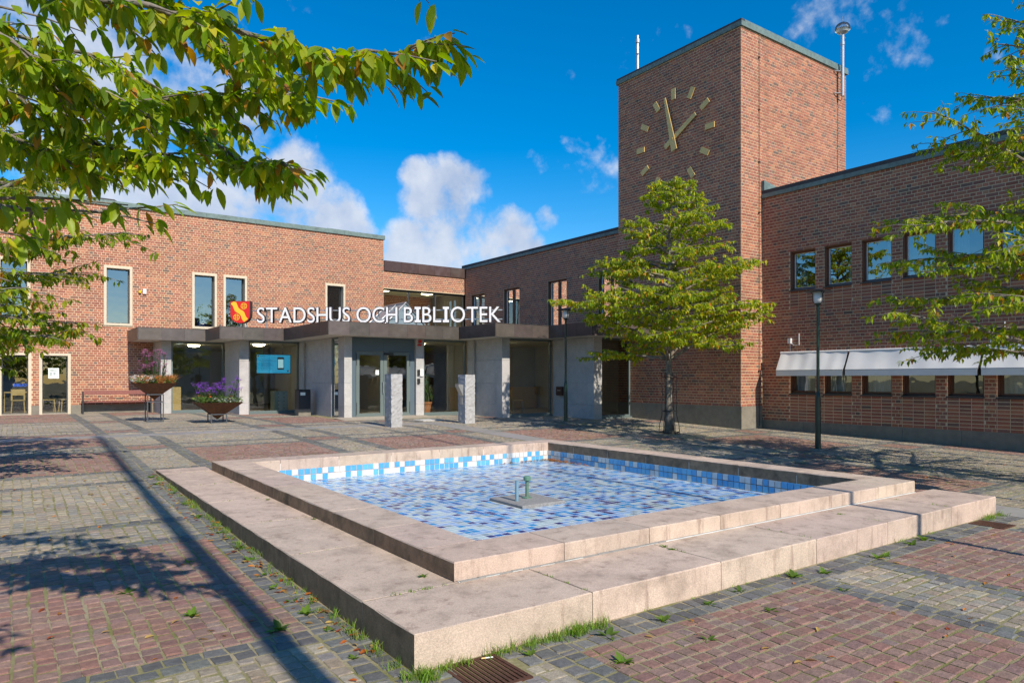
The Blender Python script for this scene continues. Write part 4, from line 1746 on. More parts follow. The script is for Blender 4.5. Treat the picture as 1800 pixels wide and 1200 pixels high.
def slab(name, x0, x1, y0, y1, z0, z1, jit=0.0):
    """one granite slab with worn arrises; faces towards -X have a darker base tone and black growth"""
    mb = MB()
    mb.col = jcol(PG, 0.05)
    b = 0.006
    nx, ny = max(1, int((x1 - x0) / 0.18)), max(1, int((y1 - y0) / 0.18))
    g_ = 0.0025
    x0, x1, y0, y1 = x0 + g_, x1 - g_, y0 + g_, y1 - g_
    rnd = random.Random(int((x0 * 31 + y0 * 17 + z1 * 7) * 100))
    # top as a slightly uneven grid
    v = []
    for j in range(ny + 1):
        for i in range(nx + 1):
            ed = i in (0, nx) or j in (0, ny)
            x = x0 + b + (x1 - x0 - 2 * b) * i / nx
            y = y0 + b + (y1 - y0 - 2 * b) * j / ny
            v.append((x, y, z1 + (rnd.uniform(-0.002, 0.001) if ed else rnd.uniform(-0.0015, 0.0015))))
    f = [(j * (nx + 1) + i, j * (nx + 1) + i + 1, (j + 1) * (nx + 1) + i + 1, (j + 1) * (nx + 1) + i) for j in range(ny) for i in range(nx)]
    mb.mi = 0
    mb.add(v, f)
    loop = [(i, 0) for i in range(nx)] + [(nx, j) for j in range(ny)] + [(i, ny) for i in range(nx, 0, -1)] + [(0, j) for j in range(ny, 0, -1)]
    up = [v[j * (nx + 1) + i] for i, j in loop]
    mid, low = [], []
    for (i, j), p in zip(loop, up):
        x = x0 if i == 0 else x1 if i == nx else p[0]
        y = y0 if j == 0 else y1 if j == ny else p[1]
        e = rnd.uniform(-0.007, 0.003)
        mid.append((x, y, z1 - b + e))
        low.append((x, y, z0))
    n = len(up)
    for k in range(n):
        q = (k + 1) % n
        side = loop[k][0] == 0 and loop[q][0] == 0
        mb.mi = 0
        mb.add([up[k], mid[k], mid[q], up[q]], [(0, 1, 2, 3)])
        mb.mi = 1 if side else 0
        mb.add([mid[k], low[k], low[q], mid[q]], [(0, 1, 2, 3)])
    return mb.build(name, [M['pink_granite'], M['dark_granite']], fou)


# step slabs: left flank and front
ly = [4.23, 5.68, 7.15, 8.62, 10.12, 11.62, 12.21]
for a, b in zip(ly[:-1], ly[1:]):
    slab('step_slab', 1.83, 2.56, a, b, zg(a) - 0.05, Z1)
fx = [1.83, 3.17, 4.52, 5.85, 7.12, 8.54, 9.74]
for a, b in zip(fx[:-1], fx[1:]):
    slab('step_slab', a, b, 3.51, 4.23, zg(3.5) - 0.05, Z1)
jf = MB()
for q in ly[1:-1]:
    jf.box(1.834, 2.55, q - 0.0035, q + 0.0035, Z1 - 0.05, Z1 - 0.0025)
for q in fx[1:-1]:
    jf.box(q - 0.0035, q + 0.0035, 3.514, 4.22, Z1 - 0.05, Z1 - 0.0025)
jf.box(1.834, 9.73, 4.2265, 4.2335, Z1 - 0.05, Z1 - 0.0025)
for q in (3.54, 4.50, 5.46, 6.42, 7.38, 8.34):
    jf.box(q - 0.0035, q + 0.0035, 4.254, 4.725, Z2 - 0.06, Z2 - 0.0025)
for q in (4.73, 5.61, 6.57, 7.51, 8.45, 9.41, 10.36, 11.15):
    jf.box(2.534, 3.015, q - 0.0035, q + 0.0035, Z2 - 0.06, Z2 - 0.0025)
    jf.box(8.855, 9.295, q - 0.0035, q + 0.0035, Z2 - 0.06, Z2 - 0.0025)
jf.build('joint_filler', mat('dirty_joint', (0.13, 0.105, 0.075), 0.95, namt=0.3, nscale=30), fou, kind='stuff')
# rim slabs
for a, b in zip([2.53, 3.54, 4.50, 5.46, 6.42, 7.38, 8.34], [3.54, 4.50, 5.46, 6.42, 7.38, 8.34, 9.30]):
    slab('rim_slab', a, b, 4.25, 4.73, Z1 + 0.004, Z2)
for a, b in zip([2.53, 3.45, 4.42, 5.37, 6.33, 7.29, 8.25], [3.45, 4.42, 5.37, 6.33, 7.29, 8.25, 9.30]):
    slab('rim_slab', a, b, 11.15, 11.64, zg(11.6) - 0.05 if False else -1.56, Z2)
for a, b in zip([4.73, 5.61, 6.57, 7.51, 8.45, 9.41, 10.36], [5.61, 6.57, 7.51, 8.45, 9.41, 10.36, 11.15]):
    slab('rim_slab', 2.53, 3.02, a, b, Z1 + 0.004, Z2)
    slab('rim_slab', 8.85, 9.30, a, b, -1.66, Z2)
mb = MB()
mb.box(2.56, 9.28, 4.23, 4.75, -1.72, Z1)
mb.box(2.56, 3.0, 4.75, 11.6, -1.72, Z1)
mb.box(3.0, 9.27, 11.17, 11.62, -1.72, -1.562)
mb.build('bedding', M['grout'], fou)
# pale mortar strip where the rim meets the step
mb = MB()
mb.col = (0.27, 0.265, 0.255)
rm = random.Random(2)
xx = 2.57
while xx < 4.6:
    ln = rm.uniform(0.05, 0.16)
    mb.box(xx, xx + ln, 4.252 - rm.uniform(0.012, 0.03), 4.2535, Z1 - 0.01, Z1 + rm.uniform(0.003, 0.008))
    xx += ln
mb.build('mortar_strip', M['concrete'], fou)
# basin shell
mb = MB()
mb.box(3.0, 8.86, 4.70, 11.17, -1.80, ZF + 0.0015)
fb = mb.build('floor', M['grout'], fou)
mb = MB()
mb.box(3.005, 3.017, 4.72, 11.16, ZF, Z2 - 0.05)
mb.box(8.853, 8.868, 4.72, 11.16, ZF, Z2 - 0.05)
mb.box(3.005, 8.868, 4.715, 4.727, ZF, Z2 - 0.05)
mb.box(3.005, 8.868, 11.153, 11.167, ZF, Z2 - 0.05)
tw = mb.build('inner_wall', M['grout'], fou)
WB = [(0.10, 0.36, 0.62), (0.085, 0.33, 0.60), (0.12, 0.39, 0.64)]
WW = [(0.62, 0.63, 0.62), (0.58, 0.60, 0.60), (0.66, 0.66, 0.64)]
FT = [((0.27, 0.43, 0.69), 30), ((0.46, 0.58, 0.63), 28), ((0.03, 0.28, 0.62), 19), ((0.25, 0.34, 0.39), 10), ((0.035, 0.035, 0.19), 10), ((0.02, 0.14, 0.46), 8)]
rt = random.Random(77)
TP = 0.1
wall_meshes = {}


def wall_tile(axis, blue, i):
    key = (axis, blue, i)
    if key not in wall_meshes:
        mb = MB()
        mb.col = jcol((WB if blue else WW)[i], 0.04)
        if axis == 'y':
            mb.box(-0.0450, 0.0450, -0.006, 0.0, -0.0450, 0.0450)
        else:
            mb.box(-0.006, 0.0, -0.0450, 0.0450, -0.0450, 0.0450)
        wall_meshes[key] = mb.mesh('tile', M['tile'], (0, 0, 0))
    return wall_meshes[key]


prev = [False, False]
for i in range(58):
    for r in range(2):
        blue = rt.random() < 0.62
        place('tile', wall_tile('y', blue, rt.randrange(3)), (3.08 + i * 0.1, 11.1525, ZF + 0.053 + r * 0.1), tw)
for i in range(64):
    for r in range(2):
        blue = rt.random() < 0.64
        place('tile', wall_tile('x', blue, rt.randrange(3)), (8.8525, 4.80 + i * 0.1, ZF + 0.053 + r * 0.1), tw)
mb = MB()
for i in range(58):
    for r in range(2):
        mb.col = jcol(rt.choice(WB if rt.random() < 0.6 else WW), 0.04)
        x = 3.08 + i * 0.1
        mb.box(x - .0450, x + .0450, 4.7275, 4.733, ZF + 0.006 + r * .1, ZF + 0.099 + r * .1)
for i in range(64):
    for r in range(2):
        mb.col = jcol(rt.choice(WB if rt.random() < 0.6 else WW), 0.04)
        yv = 4.80 + i * 0.1
        mb.box(3.0175, 3.023, yv - .0450, yv + .0450, ZF + 0.006 + r * .1, ZF + 0.099 + r * .1)
mb.build('tile_field', M['tile'], tw, kind='stuff')
# floor tiles: the nearest visible ones are single pieces
ftl = []
for i in range(58):
    for j in range(64):
        x, y = 3.08 + i * 0.1, 4.80 + j * 0.1
        if 5.24 < x < 5.96 and 7.12 < y < 7.9:
            continue
        ftl.append((x, y))


def seen_floor(x, y):
    t = (Z2 - 0) / ZF                   # ray from the lens to the tile crosses rim height at this fraction
    return x * t > 3.03 and y * t > 4.74 and in_frame(x, y, ZF)


cand = sorted([p for p in ftl if seen_floor(*p)], key=lambda p: view(*p)[0])[:300]
csel = set(cand)
fcols = [c for c, _ in FT]
fw_ = [w for _, w in FT]
fmesh = {}
for ci, c in enumerate(fcols):
    for q in range(3):
        b = MB()
        b.col = jcol(c, 0.08, rt)
        b.box(-0.0450, 0.0450, -0.0450, 0.0450, -0.003, 0.0025)
        fmesh[(ci, q)] = b.mesh('tile', M['tile'], (0, 0, 0))
mb = MB()
for p in ftl:
    ci = rt.choices(range(len(fcols)), fw_)[0]
    if p in csel:
        place('tile', fmesh[(ci, rt.randrange(3))], (p[0], p[1], ZF), fb)
        continue
    mb.col = jcol(fcols[ci], 0.08, rt)
    x, y = p
    mb.add([(x - .0450, y - .0450, ZF + .0025), (x + .0450, y - .0450, ZF + .0025), (x + .0450, y + .0450, ZF + .0025), (x - .0450, y + .0450, ZF + .0025)], [(0, 1, 2, 3)])
mb.build('tile_field', M['tile'], fb, kind='stuff')
# nozzle plate with two pipes
h = MB()
h.cbox(5.25, 5.95, 7.13, 7.88, ZF - 0.003, ZF + 0.045, 0.01, 0.003)
npl = h.build('nozzle_plate', M['grit'], fou)
h = MB()
h.tube([(5.40, 7.46, ZF + 0.04), (5.40, 7.46, ZF + 0.305)], 0.024, 12)
h.tube([(5.40, 7.46, ZF + 0.305), (5.40, 7.46, ZF + 0.315)], 0.028, 12)
h.build('standpipe', M['pale_blue'], npl)
h = MB()
h.lathe((5.65, 7.57, ZF + 0.04), [(0.07, 0.0), (0.07, 0.018), (0.024, 0.03), (0.024, 0.24)], 14)
nz = h.build('nozzle', M['verdigris'], npl)
h = MB()
h.lathe((5.65, 7.57, ZF + 0.275), [(0.035, 0), (0.05, 0.008), (0.05, 0.055), (0.04, 0.065)], 14)
h.build('cap', mat('green_cap', (0.10, 0.22, 0.16), 0.6), nz)

# ------------------------------------------------------------------ trees
LEAFC = [((0.21, 0.29, 0.016), 34), ((0.155, 0.24, 0.016), 26), ((0.28, 0.33, 0.02), 22), ((0.37, 0.34, 0.03), 10), ((0.10, 0.18, 0.016), 10), ((0.34, 0.17, 0.03), 4)]


def leaf_geo(mb, p, d, n, L, near):
    """leaf from stalk point p along d, upper side n"""
    s = d.cross(n)
    if s.length < 1e-4:
        s = d.cross(Vector((1, 0, 0)))
    s.normalize()
    n = s.cross(d).normalized()
    W = L * 0.205
    if near:
        prof = [(0.0, 0.04), (0.18, 0.72), (0.42, 1.0), (0.68, 0.78), (0.88, 0.32), (1.0, 0.0)]
        mid, le, ri = [], [], []
        droop = 0.16 * L
        for t, w in prof:
            c = p + d * (L * t) - n * (droop * t * t)
            mid.append(tuple(c))
            le.append(tuple(c + s * (W * w) + n * (0.35 * W * w)))
            ri.append(tuple(c - s * (W * w) + n * (0.35 * W * w)))
        k = len(prof)
        v = mid + le + ri
        f = []
        for i in range(k - 1):
            f.append((i, i + 1, k + i + 1, k + i))
            f.append((i + 1, i, 2 * k + i, 2 * k + i + 1))
        mb.add(v, f)
    else:
        a = p
        m = p + d * (L * 0.45)
        e = p + d * L - n * (0.10 * L)
        l, r = m + s * W + n * 0.3 * W, m - s * W + n * 0.3 * W
        mb.add([tuple(a), tuple(m), tuple(e), tuple(l), tuple(r)], [(0, 1, 3), (1, 2, 3), (1, 0, 4), (2, 1, 4)])


def rnd_dir(rnd, up=0.0):
    a = rnd.uniform(0, 2 * math.pi)
    return Vector((math.cos(a), math.sin(a), up)).normalized()


class Tree:
    def __init__(s, seed):
        s.rnd = random.Random(seed)
        s.wood = MB()
        s.twig = MB()
        s.leaves = []

    def branch(s, p, d, L, r0, r1, segs=6, bend=0.12, sag=0.0, mb=None, n=6):
        pts = [Vector(p)]
        d = d.normalized()
        for i in range(segs):
            d = (d + Vector((s.rnd.uniform(-bend, bend), s.rnd.uniform(-bend, bend), s.rnd.uniform(-bend, bend) * 0.6 - sag))).normalized()
            pts.append(pts[-1] + d * (L / segs))
        (mb or s.wood).tube(pts, [r0 + (r1 - r0) * i / segs for i in range(segs + 1)], n)
        return pts

    def cluster(s, p, d, L, count):
        for _ in range(count):
            a = s.rnd.uniform(0, 2 * math.pi)
            h = Vector((math.cos(a), math.sin(a), 0)) * 0.8 + d * 0.55
            h.z = s.rnd.uniform(-1.7, -0.05)
            h.normalize()
            q = p + Vector((s.rnd.uniform(-1, 1), s.rnd.uniform(-1, 1), s.rnd.uniform(-0.6, 0.5))) * (L * 0.35)
            n = Vector((h.x, h.y, 0)) * 0.9 + Vector((s.rnd.uniform(-0.5, 0.5), s.rnd.uniform(-0.5, 0.5), 0.9))
            s.leaves.append((q, h, n, L * s.rnd.uniform(0.7, 1.25)))

    def leafy(s, pts, L, spacing, count, start=0.15):
        for i in range(len(pts) - 1):
            a, b = pts[i], pts[i + 1]
            seg = (b - a).length
            m = max(1, int(seg / spacing))
            for k in range(m):
                t = (i + (k + s.rnd.random()) / m) / (len(pts) - 1)
                if t < start:
                    continue
                s.cluster(a.lerp(b, (k + s.rnd.random()) / m), (b - a).normalized(), L, count)

    def limb(s, p, az, L, r0, rise, leafL, density=1.0, twigs=8, count=5):
        d = Vector((math.cos(az), math.sin(az), rise))
        pts = s.branch(p, d, L, r0, 0.006, 7, 0.10, 0.045, n=6)
        for k in range(twigs):
            t = 0.28 + 0.70 * (k + s.rnd.random() * 0.8) / twigs
            i = min(int(t * 7), 6)
            q = pts[i].lerp(pts[i + 1], t * 7 - i)
            sd_ = 1 if k % 2 else -1
            a2 = az + sd_ * R(s.rnd.uniform(30, 75))
            l2 = (0.24 + 0.30 * L * (1 - 0.55 * t)) * s.rnd.uniform(0.75, 1.25)
            tp = s.branch(q, Vector((math.cos(a2), math.sin(a2), s.rnd.uniform(-0.05, 0.40))), l2, 0.009, 0.003, 4, 0.16, 0.05, s.twig, 4)
            s.leafy(tp, leafL, 0.10 / density, count, 0.05)
        s.leafy(pts, leafL, 0.12 / density, count, 0.40)

    def finish(s, root, near_count=0, lmat=None, tint=(1, 1, 1), near=False):
        lmat = lmat or M['leaf']
        trunk = s.wood.build('trunk', M['bark'], root, smooth=True)
        if s.twig.v:
            s.twig.build('twigs', M['bark'], trunk, smooth=True, kind='stuff')
        mb = MB()
        cs, ws = [c for c, _ in LEAFC], [w for _, w in LEAFC]
        singles = []
        lv = s.leaves
        if near_count:
            v = []
            for i, l in enumerate(lv):
                d, r = view(l[0].x, l[0].y)
                if d > 0.8 and in_frame(l[0].x, l[0].y, l[0].z):
                    v.append((d / l[3], i))
            v.sort()
            singles = set(i for _, i in v[:near_count])
        else:
            singles = set()
        proto = []
        if singles:
            for c in range(20):
                b = MB()
                b.col = jcol(s.rnd.choices(cs, ws)[0], 0.15, s.rnd)
                leaf_geo(b, Vector((0, 0, 0)), Vector((1, 0, 0)), Vector((0, 0, 1)), 1.0, True)
                proto.append(b.mesh('leaf', lmat, (0, 0, 0), True))
        ones = []
        for i, (p, d, n, L) in enumerate(lv):
            if i in singles:
                ones.append((p, d, n, L))
                continue
            c = s.rnd.choices(cs, ws)[0]
            mb.col = tuple(a * b for a, b in zip(jcol(c, 0.2, s.rnd), tint))
            leaf_geo(mb, p, d, n, L, near and view(p.x, p.y)[0] > 0.5)
        crown = mb.build('crown', lmat, root, smooth=near)
        for p, d, n, L in ones:
            sx = d.normalized()
            sy = n.cross(sx).normalized()
            sz = sx.cross(sy)
            mt = Matrix((sx, sy, sz)).transposed()
            place('leaf', s.rnd.choice(proto), tuple(p), crown, rot=mt.to_euler(), scale=(L, L, L))
        return crown


def plaza_tree(root, base, zbot, ztop, prof, seed, leafL, nlimb, twigs, count, trunk_r, density=1.0, keep=None, tint=(1, 1, 1), near=False, near_count=0):
    t = Tree(seed)
    bx, by, bz = base
    H = ztop - bz
    pts = []
    for i in range(13):
        u = i / 12
        pts.append(Vector((bx + 0.05 * math.sin(u * 5 + seed) * u, by + 0.05 * math.cos(u * 4 + seed) * u - 0.0, bz + H * u * 0.97)))
    rad = [trunk_r * (1.28 if i == 0 else 1.05 if i == 1 else 1.0) * (1 - (i / 12) ** 0.8 * 0.93) for i in range(13)]
    t.wood.tube(pts, rad, 12)
    az = seed * 1.3
    for k in range(nlimb):
        u = (k + 0.5) / nlimb
        z = zbot + (ztop - zbot) * (u ** 0.9)
        L = prof(u) * t.rnd.uniform(0.85, 1.12)
        az += 2.39996 + t.rnd.uniform(-0.3, 0.3)
        f = (z - 0.32 * L - bz) / (H * 0.97)
        f = max((zbot - 0.45 - bz) / H, min(0.985, f))
        i = min(int(f * 12), 11)
        p = pts[i].lerp(pts[i + 1], f * 12 - i)
        if keep and not keep(p, az, L):
            continue
        t.limb(p, az, L, 0.012 + 0.014 * L, t.rnd.uniform(0.15, 0.75) if u < 0.8 else 0.9, leafL, density, max(3, int(twigs * min(1.2, L / 2))), count)
    t.leafy(pts[9:], leafL, 0.14, count, 0.4)
    t.finish(root, near_count, tint=tint, near=near)
    return t


def prof_main(u):
    return 2.5 if u < 0.18 else 2.7 - 0.1 * u if u < 0.30 else max(0.45, 2.7 * (1 - (u - 0.30) / 0.80))


ROWX = 14.21
t1b = (14.21, 12.72, zg(12.72))
T1 = thing('cherry_tree', 'young cherry tree with open tiered crown in front of the clock tower', 'tree', t1b, 'cherry trees around the plaza')
plaza_tree(T1, t1b, 1.0, 5.32, prof_main, 4, 0.125, 66, 14, 7, 0.115, 1.05, tint=(1.4, 1.25, 1.0))
t2b = (13.15, 3.55, zg(3.55))
T2 = thing('cherry_tree', 'cherry tree whose crown reaches in from the right edge over the awnings', 'tree', t2b, 'cherry trees around the plaza')
plaza_tree(T2, t2b, 0.75, 6.3, lambda u: 2.9 if u < 0.22 else 2.65 if u < 0.35 else max(0.5, 2.65 * (1 - (u - 0.35) / 0.85)), 9, 0.12, 70, 13, 5, 0.13, 1.0, tint=(1.2, 1.15, 1))
t3b = (-1.0, 11.6, zg(11.6))
T3 = thing('cherry_tree', 'cherry tree at the left edge in front of the library wall', 'tree', t3b, 'cherry trees around the plaza')
plaza_tree(T3, t3b, 0.35, 4.6, lambda u: 1.95 if u < 0.35 else 2.6 if u < 0.55 else max(0.5, 2.6 * (1 - (u - 0.55) / 0.6)), 15, 0.12, 56, 13, 6, 0.12, 1.0, tint=(1.05, 1.0, 1))

# the near tree: its branches hang into the top left of the view
t0b = (-1.15, 2.7, zg(2.7))
T0 = thing('cherry_tree', 'near cherry tree whose leafy branch hangs across the top left sky', 'tree', t0b, 'cherry trees around the plaza')
nt0 = Tree(21)
tp = [Vector((-1.15, 2.7, zg(2.7))), Vector((-1.17, 2.68, -0.6)), Vector((-1.1, 2.72, 0.3)), Vector((-1.15, 2.75, 1.4)), Vector((-1.1, 2.7, 2.6)), Vector((-1.15, 2.7, 3.9))]
nt0.wood.tube(tp, [0.17, 0.13, 0.12, 0.10, 0.07, 0.02], 12)


def at(px, py, d):
    r = (px - 935) / 1230 * d
    return Vector((CA * d + SA * r, SA * d - CA * r, (665 - py) / 1230 * d + 0.07))


def guided(pts, r0, r1, twn, tl, leafL=0.083):
    """branch through given points of the place, with side twigs full of leaves"""
    dense = []
    for a, b in zip(pts[:-1], pts[1:]):
        for k in range(3):
            dense.append(a.lerp(b, k / 3) + Vector((nt0.rnd.uniform(-1, 1), nt0.rnd.uniform(-1, 1), nt0.rnd.uniform(-1, 1))) * 0.012)
    dense.append(pts[-1])
    n = len(dense)
    nt0.wood.tube(dense, [r0 + (r1 - r0) * i / (n - 1) for i in range(n)], 7)
    for k in range(twn):
        t = 0.22 + 0.78 * (k + nt0.rnd.random()) / twn
        f = min(t * (n - 1), n - 1.001)
        i = int(f)
        q = dense[i].lerp(dense[i + 1], f - i)
        fw = (dense[i + 1] - dense[i]).normalized()
        sdv = fw.cross(Vector((0, 0, 1))).normalized() * (1 if k % 2 else -1)
        dd = fw * nt0.rnd.uniform(0.5, 1.0) + sdv * nt0.rnd.uniform(0.3, 1.0) + Vector((0, 0, nt0.rnd.uniform(-0.45, 0.25)))
        tpn = nt0.branch(q, dd, tl * nt0.rnd.uniform(0.6, 1.3), 0.005, 0.0018, 4, 0.12, 0.07, nt0.twig, 5)
        nt0.leafy(tpn, leafL, 0.060, 4, 0.05)
    nt0.leafy(dense, leafL, 0.07, 4, 0.4)


hub = Vector((-1.12, 2.72, 0.75))
hub2 = Vector((-1.12, 2.72, 1.3))
guided([hub2, at(-60, 20, 2.2), at(160, 30, 2.35), at(300, 52, 2.45), at(420, 70, 2.5), at(535, 118, 2.5), at(605, 130, 2.5), at(720, 128, 2.5), at(808, 104, 2.5)], 0.0155, 0.0035, 29, 0.20)
guided([hub, at(-80, 40, 2.3), at(33, 93, 2.5), at(93, 140, 2.6), at(170, 182, 2.7), at(270, 213, 2.8), at(380, 205, 2.85), at(490, 190, 2.85), at(565, 190, 2.8)], 0.0155, 0.0035, 34, 0.24)
guided([hub, at(-60, 150, 2.6), at(60, 200, 2.8), at(150, 250, 2.9), at(215, 293, 2.9), at(270, 300, 2.85), at(350, 300, 2.8)], 0.0155, 0.0035, 27, 0.22)
guided([hub, at(-90, 110, 2.7), at(90, 150, 3.0), at(250, 210, 3.15), at(400, 275, 3.15), at(475, 318, 3.1), at(530, 312, 3.05)], 0.0155, 0.0035, 34, 0.24)
guided([hub2, at(-60, -60, 2.5), at(120, -10, 2.7), at(250, 10, 2.8), at(340, 40, 2.85), at(430, 110, 2.85), at(500, 150, 2.8)], 0.0155, 0.0035, 29, 0.26)
guided([hub, at(-120, 240, 2.9), at(0, 260, 3.0), at(90, 280, 3.0), at(160, 315, 2.95)], 0.0155, 0.0035, 20, 0.22)
guided([hub2, at(-60, 60, 3.2), at(80, 90, 3.4), at(220, 130, 3.5), at(330, 190, 3.5), at(430, 250, 3.4)], 0.0155, 0.0035, 29, 0.28)
guided([hub2, at(100, -120, 2.5), at(330, -90, 2.6), at(560, -60, 2.7), at(760, -40, 2.7)], 0.0155, 0.0035, 20, 0.2)
az = 0
for k in range(26):
    az += 2.39996
    z = 0.5 + 3.3 * k / 26
    a = az % (2 * math.pi)
    # limbs on the sides that the given branches leave open
    if -1.0 < (a if a < math.pi else a - 2 * math.pi) < 0.9:
        continue
    nt0.limb(Vector((-1.14, 2.71, z - 0.5)), a, 2.6 * (1 - 0.6 * k / 26), 0.04, 0.45, 0.115, 0.8, 9, 4)
nt0.finish(T0, 300, tint=(1.2, 1.2, 0.9), near=True)

# guard round the young tree
tg = thing('tree_guard', 'black iron guard around the trunk of the tower tree', 'tree guard', t1b)
for i in range(6):
    an = i * math.pi / 3 + 0.3
    c_, s_ = math.cos(an), math.sin(an)
    h = MB()
    h.tube([(t1b[0] + c_ * r_, t1b[1] + s_ * r_, t1b[2] + z) for r_, z in ((0.27, 0.0), (0.25, 0.25), (0.19, 0.5), (0.185, 1.1), (0.20, 1.62))], 0.010, 6)
    h.build('bar', M['black'], tg)
for z, r_ in ((0.60, 0.187), (1.50, 0.198), (0.04, 0.267)):
    h = MB()
    h.tube([(t1b[0] + math.cos(a) * r_, t1b[1] + math.sin(a) * r_, t1b[2] + z) for a in [2 * math.pi * k / 18 for k in range(19)]], 0.011, 6)
    h.build('ring', M['black'], tg)

# trees, hedge and houses behind the camera: seen mirrored in the panes
bt = Tree(55)
bt.wood.tube([(0, 0, 0), (0, 0, 2), (0.1, 0, 5), (0, 0.1, 8)], [0.28, 0.22, 0.15, 0.03], 8)
az = 0
for k in range(30):
    az += 2.39996
    bt.limb(Vector((0, 0, 1.6 + 5.6 * k / 30)), az, 3.2 * (1 - 0.55 * k / 30), 0.06, 0.5, 0.34, 0.42, 8, 4)
spots = [(-22, 4, 'leafy tree standing west of the plaza, mirrored in the office panes'), (-24, 14, 'leafy tree west of the plaza nearest the library wing'),
         (-21, -7, 'leafy tree at the south west corner of the plaza'), (2, -28, 'leafy tree south of the plaza beside the white house'),
         (14, -30, 'leafy tree south of the plaza, second from the white house'), (24, -27, 'leafy tree at the south east corner of the plaza')]
BT = None
for x, y, lab in spots:
    if BT is None:
        BT = thing('leafy_tree', lab, 'tree', (0, 0, 0), 'trees outside the plaza')
        bt.finish(BT)
        o = BT
        o.location = (x, y, zg(y))
        WO[o.name] = (x, y, zg(y))
    else:
        o = copy_tree(BT, (x, y, zg(y)))
        o['label'] = lab


def house(x0, x1, y0, y1, h, rid, label, face):
    zb = zg(y0) - 0.02
    hs = thing('gabled_house', label, 'house', ((x0 + x1) / 2, (y0 + y1) / 2, zb), 'houses around the plaza')
    b = MB()
    b.box(x0, x1, y0, y1, zb, zb + h)
    if face == 'y':
        b.prism([(x0, 0), (x1, 0), ((x0 + x1) / 2, rid)], (0, y0, zb + h), UX, UZ, UY * (y1 - y0))
    else:
        b.prism([(y0, 0), (y1, 0), ((y0 + y1) / 2, rid)], (x0, 0, zb + h), UY, UZ, UX * (x1 - x0))
    b.build('wall', M['render'], hs)
    b = MB()
    o_ = 0.3
    if face == 'y':
        xm = (x0 + x1) / 2
        for s_ in (-1, 1):
            e = x0 - o_ if s_ < 0 else x1 + o_
            sl = rid / ((x1 - x0) / 2)
            b.prism([(e, -o_ * sl), (xm, rid), (xm, rid + 0.2), (e, 0.2 - o_ * sl)], (0, y0 - o_, zb + h + 0.01), UX, UZ, UY * (y1 - y0 + 2 * o_))
    else:
        ym = (y0 + y1) / 2
        for s_ in (-1, 1):
            e = y0 - o_ if s_ < 0 else y1 + o_
            sl = rid / ((y1 - y0) / 2)
            b.prism([(e, -o_ * sl), (ym, rid), (ym, rid + 0.2), (e, 0.2 - o_ * sl)], (x0 - o_, 0, zb + h + 0.01), UY, UZ, UX * (x1 - x0 + 2 * o_))
    rf_ = b.build('roof', M['roof_tile'], hs)
    for k in range(3):
        for z in (0.9, 3.2):
            if z + 1.3 > h:
                continue
            b = MB()
            if face == 'y':
                t = x0 + (x1 - x0) * (0.2 + 0.3 * k)
                b.box(t - 0.5, t + 0.5, y1, y1 + 0.04, zb + z, zb + z + 1.3)
            else:
                t = y0 + (y1 - y0) * (0.2 + 0.3 * k)
                b.box(x1, x1 + 0.04, t - 0.5, t + 0.5, zb + z, zb + z + 1.3)
            b.build('window', M['dark_frame'], hs)
    return hs


house(-9, 0, -36, -26, 4.6, 3.2, 'white gabled house south of the plaza, mirrored in the entrance glass', 'y')
house(16, 28, -46, -36, 5.2, 3.0, 'white gabled house behind the south eastern trees', 'y')
house(-44, -32, -2, 16, 5.5, 3.4, 'long white house with a dark roof west of the plaza', 'x')
# tree tops over the link roof
lt = thing('leafy_tree', 'tree top showing above the copper roof of the link', 'tree', (21.1, 46, -1.26), 'trees outside the plaza')
tt = Tree(91)
tt.wood.tube([(21.1, 46, -1.26), (21.1, 46, 4), (21.1, 46, 9.3)], [0.3, 0.2, 0.03], 8)
az = 0
for k in range(20):
    az += 2.39996
    tt.limb(Vector((21.1, 46, 2.5 + 6 * k / 20)), az, 2.9 * (1 - 0.6 * k / 20), 0.05, 0.5, 0.24, 0.5, 8, 4)
tt.finish(lt)

# ------------------------------------------------------------------ street furniture
def lamp(x, y, label):
    z = zg(y)
    o = thing('street_lamp', label, 'lamp post', (x, y, z), 'lamp posts on the plaza')
    h = MB()
    h.cbox(x - 0.13, x + 0.13, y - 0.13, y + 0.13, z - 0.05, z + 0.03, 0.015, 0.004)
    h.build('footing', M['plinth'], o)
    h = MB()
    h.lathe((x, y, z + 0.031), [(0.085, 0), (0.085, 0.012), (0.062, 0.02), (0.058, 1.13), (0.048, 1.19), (0.034, 1.24), (0.031, 3.10), (0.05, 3.12), (0.06, 3.17)], 16)
    h.build('post', M['green_paint'], o)
    h = MB()
    h.lathe((x, y, z + 3.20), [(0.085, 0), (0.095, 0.10), (0.10, 0.24)], 18)
    h.build('lamp_glass', M['opal'], o, smooth=True)
    for k in range(3):
        an = k * 2 * math.pi / 3 + 0.4
        h = MB()
        c_, s_ = math.cos(an), math.sin(an)
        h.tube([(x + c_ * 0.055, y + s_ * 0.055, z + 3.17), (x + c_ * 0.112, y + s_ * 0.112, z + 3.24), (x + c_ * 0.115, y + s_ * 0.115, z + 3.40), (x + c_ * 0.17, y + s_ * 0.17, z + 3.455)], 0.009, 6)
        h.build('stay', M['black'], o)
    h = MB()
    h.lathe((x, y, z + 3.44), [(0.105, 0.0), (0.28, 0.012), (0.285, 0.02), (0.16, 0.045), (0.05, 0.07), (0.01, 0.075)], 24)
    h.build('lamp_hat', M['black'], o, smooth=False)
    return o


